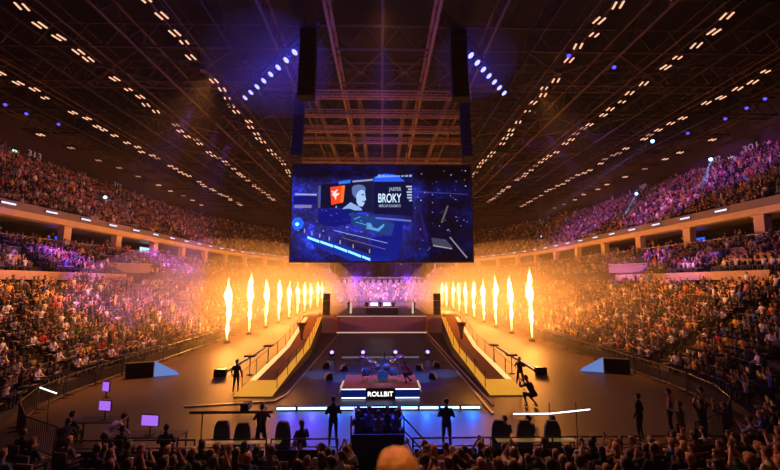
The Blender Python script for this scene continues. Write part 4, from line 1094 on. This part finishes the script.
# ------------------------------------------------------------------ floor props and crew
def monitor(loc, rz, label, mat='monitor', w=.62, h=.36, zc=1.25):
    t = thing('monitor', loc, label, 'monitor', None, rz)
    b = MB(); b.box((0, .03, zc), (w+.05, .05, h+.05), bev=.01); fr = b.build('casing', 'black', t)
    b = MB(); b.box((0, 0, zc), (w, .01, h)); b.build('screen', mat, fr)
    b = MB(); b.tube((0, .05, .80), (0, .05, zc), .02); b.box((0, .05, .80), (.25, .18, .02)); b.build('stand', 'black', t)
    return t
def table(loc, w, d, h, label, mat='black', rz=0, name='equipment_desk'):
    t = thing(name, loc, label, 'desk', None, rz)
    b = MB(); b.box((0, 0, h-.02), (w, d, .04), bev=.01); b.build('top', mat, t)
    for sx in (-1, 1):
        for sy in (-1, 1): b = MB(); b.box((sx*(w/2-.05), sy*(d/2-.05), h/2-.02), (.05, .05, h-.04)); b.build('leg', 'black', t)
    return t
table((-8.2, 14.5, 0), 2.6, .7, .79, 'black equipment desk with lit monitor, left behind barricade')
monitor((-8.05, 14.4, 0), -.15, 'violet-lit monitor on the desk beside the blue-shirted person', w=.62, h=.34, zc=1.26)
table((-10.8, 16.0, 0), 1.8, .7, .79, 'farther dark equipment desk beside the left stand')
monitor((-10.64, 15.9, 0), -.2, 'smaller violet-lit monitor on the desk nearer the left stand', w=.5, h=.34, zc=1.32)
monitor((-11.4, 17.0, .5), -.3, 'small violet screen mounted by the left stand barrier', w=.34, h=.36, zc=1.25)
for i, (x, y, pose, rz, top, lab) in enumerate([
    (-9.2, 14.2, 'lean', -.6, 'white', 'person in pale blue shirt leaning over the left equipment desk'),
    (-8.6, 13.8, 'sit', -.3, 'black', 'seated dark-clad person with headset at the left equipment desk'),
    (-10.4, 13.7, 'lean', .4, 'black', 'dark-clad person bending beside the person in pale blue shirt'),
    (-7.2, 13.9, 'sit', .2, 'navy', 'seated dark person at right end of the left equipment desk'),
    (-11.4, 15.3, 'sit', -.2, 'dark grey', 'seated person at the farther desk beside left stand'),
    (-15.0, 14.2, 'operate', -1.2, 'black', 'dark figure holding out an arm beside the left stand steps')]):
    person(pose, (x, y, 0 if i < 5 else .9), rz, lab, top, 'black' if i != 0 else 'jeans')
# rail with camera
t = thing('camera_rail', (-5.25, 14.4, 0), 'long dark horizontal camera rail on two thin stands, left of centre', 'camera rail')
b = MB(); b.box((0, 0, 1.52), (2.9, .10, .09), bev=.02); b.box((0, -.06, 1.54), (2.7, .02, .02)); b.build('rail', 'barrier', t)
for x in (-1.0, 1.0): b = MB(); b.tube((x, 0, 0), (x, 0, 1.5), .022); b.tube((x-.25, -.2, 0), (x, 0, .5), .012); b.tube((x+.25, -.2, 0), (x, 0, .5), .012); b.build('stand', 'black', t)
b = MB(); b.box((.5, 0, 1.72), (.28, .42, .26), bev=.03); b.tube((.5, .2, 1.72), (.5, .42, 1.72), .08, n=12); b.build('camera_body', 'black', t)
t = thing('lit_rail', (6.2, 14.95, 0), 'white glowing slightly bent light tube on two thin stands right of centre', 'light')
b = MB(); b.path([(-1.35, 0, 1.22), (0, 0, 1.22), (1.5, 0, 1.36)], .022, 8); b.build('tube', 'ledwhite', t)
for x in (-.0, 1.0): b = MB(); b.tube((x, .03, 0), (x, .03, 1.6), .018); b.tube((x-.2, -.2, 0), (x, 0, .4), .012); b.tube((x+.2, -.2, 0), (x, 0, .4), .012); b.build('stand', 'black', t)
LS = (-13.7, 17.0, 1.62)
b = MB(); b.box((0, 0, 0), (.7, .06, .05)); b.box((0, -.035, 0), (.66, .02, .04), 1); b.tube((0, .03, 0), (.8, .03, -1.5), .015, n=6); tag(b.build('lamp_strip', ['black', 'ledwhite'], loc=LS), 'short slanting blue-white lamp strip at the low left stand', 'lamp').rotation_euler = (0, .45, .3)
# gaming chairs with seated crew
def chair(loc, rz, label):
    t = thing('gaming_chair', loc, label, 'chair', 'high-backed crew chairs', rz)
    b = MB(); b.box((0, .02, .50), (.52, .50, .12), bev=.05); b.build('seat', 'chairblue', t)
    b = MB(); b.prism([(-.25, .52), (.25, .52), (.27, .95), (.23, 1.25), (.15, 1.40), (-.15, 1.40), (-.23, 1.25), (-.27, .95)], -.30, -.18); b.box((0, -.17, 1.22), (.26, .06, .14), bev=.03); b.build('backrest', 'chairblue', t)
    for s in (-1, 1): b = MB(); b.box((s*.31, .05, .70), (.07, .30, .04), bev=.015); b.box((s*.31, .0, .58), (.03, .05, .22)); b.build('armrest', 'black', t)
    b = MB(); b.tube((0, 0, .08), (0, 0, .46), .03); b.build('pole', 'black', t)
    b = MB()
    for k in range(5): a = k*2*PI/5; b.tube((0, 0, .1), (.3*math.cos(a), .3*math.sin(a), .07), .02); b.ball((.3*math.cos(a), .3*math.sin(a), .035), .035, 8, 6)
    b.build('base', 'black', t)
    return t
c0 = None
CH = [(-5.35, 14.15, .0, 'dark high-backed chair, leftmost of three left of centre'), (-4.62, 13.95, .1, 'dark high-backed chair under the camera, middle left one'), (-3.2, 14.0, -.35, 'dark high-backed chair turned aside, nearest centre on left'),
      (4.05, 14.0, -.3, 'dark high-backed chair turned aside, nearest centre on right'), (4.8, 14.0, .05, 'dark high-backed chair, middle of three on the right'), (5.75, 13.95, -.05, 'broad dark high-backed chair under the lit tube, right')]
for x, y, rz, lab in CH:
    if c0 is None: c0 = chair((x, y, 0), rz, lab)
    else: dup(c0, (x, y, 0), rz, lab)
for i, (x, y, pose, rz, top, lab) in enumerate([
    (-4.25, 14.6, 'operate', .2, 'navy', 'camera operator in dark jacket standing at the camera rail'),
    (-2.75, 14.2, 'sit_long', .5, 'black', 'seated dark-clad person facing a lit desk, left of centre'),
    (4.4, 14.5, 'sit', .3, 'dark grey', 'seated person with pale face by the right high-backed chairs'),
    (5.25, 14.5, 'turn', .4, 'navy', 'seated person between the two right high-backed chairs'),
    (6.1, 14.45, 'sit', .1, 'black', 'seated person in front of the broad right chair')]):
    person(pose, (x, y, 0), rz, lab, top, 'black')
for x, w, lab in ((-4.6, 2.6, 'warm lit low desk behind the left barricade'), (5.1, 2.6, 'warm lit low desk behind the right barricade')):
    table((x, 13.6, 0), w, .35, .86, lab, 'desk', name='lit_desk')
person('fold', (-1.8, 15.3, 0), .1, 'man in dark clothes standing against the blue light, left of booth', 'black', 'black', 'hair_dark', 1.03)
person('fold', (2.35, 14.8, 0), -.1, 'man in dark jacket standing against blue light, right of booth', 'navy', 'jeans', 'hair_dark', 1.05)
person('stand', (-8.1, 22.7, 0), .0, 'dark figure standing beside the near end of the left ramp', 'black', 'black')
person('operate', (8.1, 23.5, 0), PI*.9, 'dark figure standing beside the near end of the right ramp', 'black', 'black')
person('crouch', (7.33, 19.75, 0), .5, 'camera person crouching on the floor near the right ramp', 'black', 'black', scale=1.15)
def flightcase(loc, rz, lab):
    t = thing('equipment_case', loc, lab, 'case', 'black cases on the side floor', rz)
    b = MB(); b.box((0, 0, .2), (.72, .5, .4), bev=.03); b.build('body', 'black', t); b = MB(); b.box((0, 0, .42), (.72, .5, .05), bev=.01); b.build('lid', 'black_gloss', t)
    b = MB(); b.box((0, -.27, .22), (.2, .03, .05)); b.build('handle', 'alu', t)
flightcase((-10.5, 26.5, 0), .1, 'black case alone on the floor left of the left ramp'); flightcase((10.6, 26.7, 0), -.1, 'black case alone on the floor right of the right ramp')
# pale blue leaning screens by the stands
for sx, nm, x, y in ((-1, 'left', -14.7, 26.4), (1, 'right', 15.0, 27.0)):
    t = thing('side_screen', (x, y, 0), 'pale blue glowing wedge screen on the floor by the %s stand' % nm, 'screen', 'side screens')
    b = MB(); b.prism([(-sx*-.0, 0), (sx*-1.7, 0), (sx*-1.5, .25), (sx*-.0, 1.15)], -.02, .02); fr = b.build('picture', 'bluescreen', t)
    b = MB(); b.box((sx*.95, .2, .55), (1.8, .5, 1.1), bev=.03); b.build('cabinet', 'black', t); t.rotation_euler = (0, 0, sx*-.35); t.scale = (.86,)*3
# central booth
bt = thing('control_booth', (-.13, 13.5, 0), 'dark blue glass-sided crew booth with slanted rails in the centre', 'booth')
b = MB(); b.box((0, .9, .25), (2.2, 1.6, .5)); b.build('base', 'black', bt)
b = MB(); b.box((0, 1.7, .95), (2.2, .04, .9)); b.build('back_panel', 'black_gloss', bt)
b = MB(); b.box((0, .06, .75), (2.2, .04, .6)); b.build('front_panel', 'chairblue', bt)
b = MB(); b.box((-1.12, .1, 1.05), (.07, .07, 1.2), rx=.0); b.box((-1.12, .9, 1.42), (.05, 1.6, .05)); b.build('left_post', 'railing', bt)
b = MB(); b.tube((1.12, .1, 1.55), (2.1, .1, .75), .03); b.tube((1.12, .1, 1.15), (2.1, .1, .35), .025); b.tube((1.12, .1, 0), (1.12, .1, 1.6), .03); b.tube((2.1, .1, 0), (2.1, .1, .8), .03); b.build('stair_rail', 'barrier', bt)
for i, (x, y, top, pose) in enumerate([(-.80, 14.2, 'navy', 'sit'), (-.45, 14.6, 'blue', 'turn'), (-.1, 14.15, 'grey', 'sit'), (.2, 14.6, 'navy', 'sit_long'), (.5, 14.2, 'blue', 'phone')]):
    person(pose, (x, y, .5 if pose != 'stand' else 0), random.uniform(-.5, .5), 'blue-lit crew member in %s top in the booth, %s from the left' % (top, ordn(i+1)), top, group='crew in the central booth', scale=.86)
bt.scale = (.78, 1, 1)
# standing people at right beyond the barricade
RP = [(9.95, 15.6, 'stand', .6, 'black', 'dark-haired person in black standing alone beyond right barricade'),
      (10.8, 14.6, 'stand_phone', .3, 'grey', 'person in grey shirt holding a phone up at the right'),
      (11.7, 14.7, 'stand_up', .2, 'black', 'person in black with both arms raised at the right'),
      (12.3, 14.4, 'stand_phone', .5, 'dark grey', 'person in dark grey filming beside the right stand'),
      (13.6, 13.9, 'stand', .7, 'black', 'person in black with back to camera by the right stand'),
      (11.6, 16.2, 'stand', .8, 'brown', 'person in brown by the right side barrier'),
      (13.1, 16.4, 'fold', 1.0, 'black', 'person with folded arms behind the right side barrier'),
      (14.6, 12.6, 'fold', .5, 'orange', 'person in orange top near the right picture corner')]
for x, y, pose, rz, top, lab in RP: person(pose, (x, y, .0 if y > 13 else .5), rz, lab, top, 'black')
# section numbers and exit lamps on the upper wall
for i, (txt, x, y, z, rz, side_) in enumerate([('313', -50.6, 56.0, 24.1, PI/2, 'left'), ('312', -50.6, 74.0, 24.1, PI/2, 'left'), ('302', 50.6, 56.5, 24.1, -PI/2, 'right'), ('301', 50.6, 50.8, 24.1, -PI/2, 'right'), ('303', 50.6, 73, 24.1, -PI/2, 'right')]):
    o = text_on(txt, -1.1, 0, 2.2, .9, 0, M['number'], None, 'section_number'); o.location = (x, y, z); o.rotation_euler = (0, 0, rz)
    tag(o, 'pale section number high on the %s wall, %s' % (side_, ['nearest the camera', 'farther one', 'middle one', 'nearest the camera', 'farthest one'][i]), 'number sign')
EX = [(-50.5, 53, 'left', 1), (-50.5, 76.5, 'left', 2), (-49.8, 92, 'left', 3), (50.5, 53.6, 'right', 1), (50.5, 75, 'right', 2), (49.8, 92, 'right', 3)]
for x, y, nm, i in EX:
    b = MB(); b.box((0, 0, 0), (.12, 1.0, .32), 0, bev=.03); b.box((math.copysign(.1, x), 0, 0), (.1, 1.1, .42), 1)
    tag(b.build('exit_lamp', ['greenexit', 'black'], loc=(x, y, 24.0)), 'green exit lamp high on the %s wall, %s from the camera' % (nm, ordn(i)), 'exit sign', 'green exit lamps')
# small blue screens in the boxes level
for x, y, nm in ((-38.6, 46.5, 'left'), (38.6, 46.5, 'right')):
    b = MB(); b.box((0, 0, 0), (.1, 2.2, 1.25), bev=.02); b.box((math.copysign(.05, -x), 0, 0), (.03, 2.0, 1.1), 1)
    tag(b.build('wall_screen', ['black', glow('blue_box_screen_'+nm, (.02, .09, 1), 1.6)], loc=(x, y, 10.9)), 'blue glowing screen in the dark concourse on the %s' % nm, 'screen')
b = MB(); b.box((0, 0, 0), (.2, 3.4, 1.3)); b.box((.12, 0, 0), (.02, 3.2, 1.1), 1)
tag(b.build('lit_window', ['black', glow('pale_window_light', (.45, .85, 1), 1.2)], loc=(-38.8, 64.5, 11.2)), 'pale blue lit window in the left concourse', 'window light')

# ------------------------------------------------------------------ lights
W = bpy.data.worlds.new('World'); SC.world = W; W.use_nodes = True
W.node_tree.nodes['Background'].inputs[0].default_value = (.010, .006, .012, 1); W.node_tree.nodes['Background'].inputs[1].default_value = .0
def area(name, loc, target, col, power, sx, sy):
    ld = bpy.data.lights.new(name, 'AREA'); ld.color = col; ld.energy = power; ld.shape = 'RECTANGLE'; ld.size = sx; ld.size_y = sy
    o = bpy.data.objects.new(name, ld); COL.objects.link(o); o.location = loc; o.rotation_euler = (Vector(target)-Vector(loc)).to_track_quat('-Z', 'Y').to_euler(); return o
# light of the lamp rows in the roof
for x, p in ((-16.4, 300), (16.4, 300), (-25.6, 500), (25.6, 500), (-35.4, 400), (35.4, 400)):
    area('roof_lamp_row_light', (x, 58, ZR-.9), (x, 58, 0), (1, .36, .16), p, 1, 60)
# added warm fill spots that brighten the near stands and front rows
spot('warm_fill', (-15.5, 34, 25), (-22, 29, 3), (1, .34, .07), 60000, 1.0, .8, .5)
spot('warm_fill', (15.5, 36, 25), (22, 33, 3), (1, .34, .07), 42000, 1.0, .8, .5)
spot('warm_fill', (.6, 9, 24), (.1, 1.4, 5.2), (1, .36, .08), 16000, .12, .5, .3)  # added spot that picks out the nearest head
spot('warm_fill', (0, 26, 25), (0, 9.5, 1), (1, .32, .10), 9000, 1.0, .8, .5)
# violet washes on the audience
PUR = (.42, .10, 1); BLU = (.10, .12, 1)
for loc, tgt, col, p, ang in [
    ((-20, 40, 25), (-30, 38, 8), PUR, 70000, .36), ((-20, 50, 25), (-21.5, 39.5, 3), PUR, 90000, .34), ((-20, 46, 25), (-31, 58, 8.5), PUR, 70000, .45),
    ((-20, 40, 25), (-23, 33, 4), PUR, 80000, .32), ((20, 46, 25), (30, 45, 8), PUR, 60000, .42), ((20, 40, 25), (29, 36, 7), PUR, 34000, .3),
    ((18, 50, 25), (44, 52, 19), (.55, .10, .75), 24000, .9), ((18, 60, 25), (42, 75, 17), (.45, .10, .9), 24000, .8), ((20, 44, 25), (46, 42, 19), (.35, .10, 1), 14000, .5),
    ((-18, 50, 25), (-44, 52, 19), (.9, .20, .22), 6000, 1.0), ((-18, 66, 25), (-42, 80, 17), (.75, .16, .35), 7000, .8),
    ((0, 98.4, 8.2), (0, 111, 2.5), (.75, .28, 1), 60000, 1.9), ((-7, 98.4, 8.2), (-9, 110, 2.5), (.95, .38, .8), 36000, 1.8), ((7, 98.4, 8.2), (9, 110, 2.5), (.95, .38, .8), 36000, 1.8), ((0, 55, 3), (0, 70, 0), (.5, .2, .8), 2500, 1.2)]:
    spot('violet_wash', loc, tgt, col, p, ang, .7, .3)
# blue fills from the light bars and stage lamps
for k in range(9):
    x = -4.3+1.07*k; c_ = abs(k-4.5)
    spot('light_bar_glow', (x, 19.15, .42), (x, 18.75, 0), (.01, .12, 1) if k > 1 else (.06, .05, 1), 700 if 3 <= k <= 6 else 380, 2.35, .8, .1)
spot('blue_stage_wash', (0, 30, 22), (0, 26, 0), (.12, .06, 1), 42000, .45, .8, .3)
spot('blue_stage_wash', (0, 24, 22), (0, 16.5, 0), (.015, .07, 1), 60000, .40, .8, .3)
for x, y in ((-4.2, 27), (4.2, 27), (-2.2, 26), (2.4, 26)): spot('blue_pool', (x*1.2, 34, 9), (x, y, 0), (.04, .30, 1), 3500, .2, .5, .1)
for x in (-4.0, -1.5, 1.1, 3.7): spot('violet_uplight', (x, 33.3, .5), (x*.75, 48.5, 1.4), (.35, .12, 1), 500, .28, .5, .05)
for x in (-6, 6): spot('violet_drape_light', (x, 88, 5), (x, 97, 9.5), (.34, .04, 1), 22000, .9, .8, .3)
spot('drum_spot', (0, 17.5, 7), (0.05, 22.6, 1.0), (.04, .28, 1), 1500, .30, .6, .1)
# beams of the blue truss lamps
for sx, A_, B_ in ((-1, (-5.2, 24.5, 21.8), (-11.8, 32.3, 21.8)), (1, (4.8, 23.8, 21.8), (10.2, 31, 21.8))):
    for i in range(5):
        f = i/8; p = [A_[j]+(B_[j]-A_[j])*f for j in range(3)]
        spot('blue_lamp_beam', p, (p[0]+sx*14, p[1]+2, p[2]-5-i), (.08, .06, 1), (9000 if sx < 0 else 3000)/(1+.4*i), .5 if i < 3 else .25, .6, .12)
spot('blue_lamp_beam', (-5.0, 23, 22.4), (-9, 19, 27), (.08, .06, 1), 3000, .35, .5, .1)
spot('roof_violet', (0, 30, 20), (0, 38, 27), (.25, .05, 1), 900, .5, .8, .3); spot('roof_violet', (0, 46.5, 20.2), (0, 50, 26), (.25, .05, 1), 1200, 1.2, .8, .3)
# warm light on the roof steel round the screen
spot('roof_warm', (-2.5, 31, 15), (-3, 42, 26), (1, .34, .10), 2000, 1.0, .8, .5); spot('roof_warm', (2.5, 31, 15), (3, 42, 26), (1, .30, .10), 1700, 1.0, .8, .5); spot('roof_warm', (0, 12, 20), (0, 27, 26.5), (1, .30, .09), 1600, .8, .8, .5)
for sx, A_, B_ in ((-1, (-5.2, 24.3, 21.4), (-11.8, 32.1, 21.4)), (1, (4.8, 23.6, 21.4), (10.2, 30.8, 21.4))):
    for i in range(4):
        f = i/5; ld = bpy.data.lights.new('blue_lamp_glow', 'POINT'); ld.color = (.05, .05, 1); ld.energy = (800 if sx < 0 else 300)/(1+.35*i); ld.shadow_soft_size = .2
        o = bpy.data.objects.new('blue_lamp_glow', ld); COL.objects.link(o); o.location = [A_[j]+(B_[j]-A_[j])*f for j in range(3)]
# narrow blue beams on the upper stands
for p, q_, pw, an in [((46, 52, 23.2), (38.7, 46.0, 16), 60000, .12), ((42.5, 63, 20.8), (37.5, 60, 15.3), 60000, .12), ((36.5, 50, 25), (26, 66, 16), 70000, .08), ((-41, 57.5, 18.6), (-36, 63, 14.5), 30000, .12), ((-40, 92, 17), (-35, 88, 14), 60000, .14), ((38, 92, 17), (33, 90, 13.5), 60000, .14)]:
    t = thing('beam_lamp', p, 'x', 'stage lamp', 'blue beam lamps at the upper stands')
    t['label'] = 'blue-white beam lamp at the %s upper stand, %s' % ('right' if p[0] > 0 else 'left', {52: 'nearest the camera', 63: 'second from the camera', 50: 'hung from the roof', 57.5: 'nearer one', 92: 'far one'}[p[1]])
    b = MB(); b.ball((0, 0, 0), .22, 12, 8); b.build('lens', 'cyanlens', t, True); b = MB(); b.box((0, 0, .3), (.4, .4, .25), bev=.04); b.build('housing', 'black', t)
    d = (Vector(q_)-Vector(p)).normalized()
    spot('blue_beam', Vector(p)+d*.35, q_, (.10, .35, 1), pw, an, .4, .03)

# ------------------------------------------------------------------ haze
m, t, n, l = nt('stage_haze'); o_ = n.new('ShaderNodeOutputMaterial'); vs_ = n.new('ShaderNodeVolumeScatter')
vs_.inputs['Color'].default_value = (1, .93, .9, 1); vs_.inputs['Density'].default_value = .0004; vs_.inputs['Anisotropy'].default_value = .25
l.new(vs_.outputs[0], o_.inputs['Volume']); M['haze'] = m
b = MB(); b.box((0, 63, 14.0), (101, 150, 33.5)); hz = b.build('haze', 'haze'); tag(hz, 'thin stage smoke hanging in the whole arena', 'haze', kind='stuff')

m, t, n, l = nt('flame_and_beam_smoke'); o_ = n.new('ShaderNodeOutputMaterial'); vs_ = n.new('ShaderNodeVolumeScatter')
vs_.inputs['Color'].default_value = (1, .9, .8, 1); vs_.inputs['Density'].default_value = .0095; vs_.inputs['Anisotropy'].default_value = .2
l.new(vs_.outputs[0], o_.inputs['Volume']); M['smoke'] = m
BEAMS = [((46, 52, 23.2), (38.7, 46.0, 16)), ((42.5, 63, 20.8), (37.5, 60, 15.3)), ((36.5, 50, 25), (26, 66, 16)), ((-41, 57.5, 18.6), (-36, 63, 14.5)), ((-40, 92, 17), (-35, 88, 14)), ((38, 92, 17), (33, 90, 13.5))]
def smoke(c, r, label, R=None):
    b = MB(); b.ball(c, r, 32, 20, R=R); b.v = [(x, y, max(z, .03)) for x, y, z in b.v]
    tag(b.build('flame_and_beam_smoke', 'smoke', smooth=True), label, 'smoke', kind='stuff')
for sx, nm in ((-1, 'left'), (1, 'right')):
    smoke((sx*17, 74, 3.5), (7, 41, 5.2), 'dense lit smoke close around the %s row of flames' % nm)
    smoke((sx*18, 75, 3.5), (10.5, 46, 7.2), 'lit smoke drifting around the %s row of flames' % nm)
    smoke((sx*19, 76, 3.5), (14.5, 52, 9.5), 'faint outer smoke around the %s row of flames' % nm)
smoke((0, 96, 4), (14, 14, 7.5), 'violet-lit smoke at the far end behind the stage')
for p, q_ in BEAMS:
    p, q_ = Vector(p), Vector(q_); R = (q_-p).to_track_quat('Z', 'Y').to_matrix(); L_ = (q_-p).length
    smoke((p+q_)/2, (1.1, 1.1, L_/2+.4), 'added smoke streak showing a blue beam at %s upper stand, %s' % ('right' if p.x > 0 else 'left', {52: 'nearest', 63: 'second', 50: 'hung from roof', 57.5: 'nearer', 92: 'far'}[p.y]), R)  # smoke added along each beam to make it visible
smoke((-8.2, 27, 21.6), (4.6, 5, 3.2), 'blue-lit smoke around the left blue lamps')
smoke((6.6, 26.2, 21.6), (3, 3.6, 2.2), 'blue-lit smoke around the right blue lamps')

# ------------------------------------------------------------------ render look
SC.view_settings.view_transform = 'Standard'; SC.view_settings.look = 'None'; SC.view_settings.gamma = 1; SC.view_settings.use_curve_mapping = False
SC.view_settings.exposure = 0.0
cy = SC.cycles
cy.use_denoising = True
try: cy.denoiser = 'OPENIMAGEDENOISE'
except Exception: pass
cy.max_bounces = 4; cy.diffuse_bounces = 2; cy.glossy_bounces = 2; cy.transmission_bounces = 2; cy.volume_bounces = 0; cy.transparent_max_bounces = 4
cy.sample_clamp_indirect = 2.0; cy.sample_clamp_direct = 12.0
cy.volume_max_steps = 64
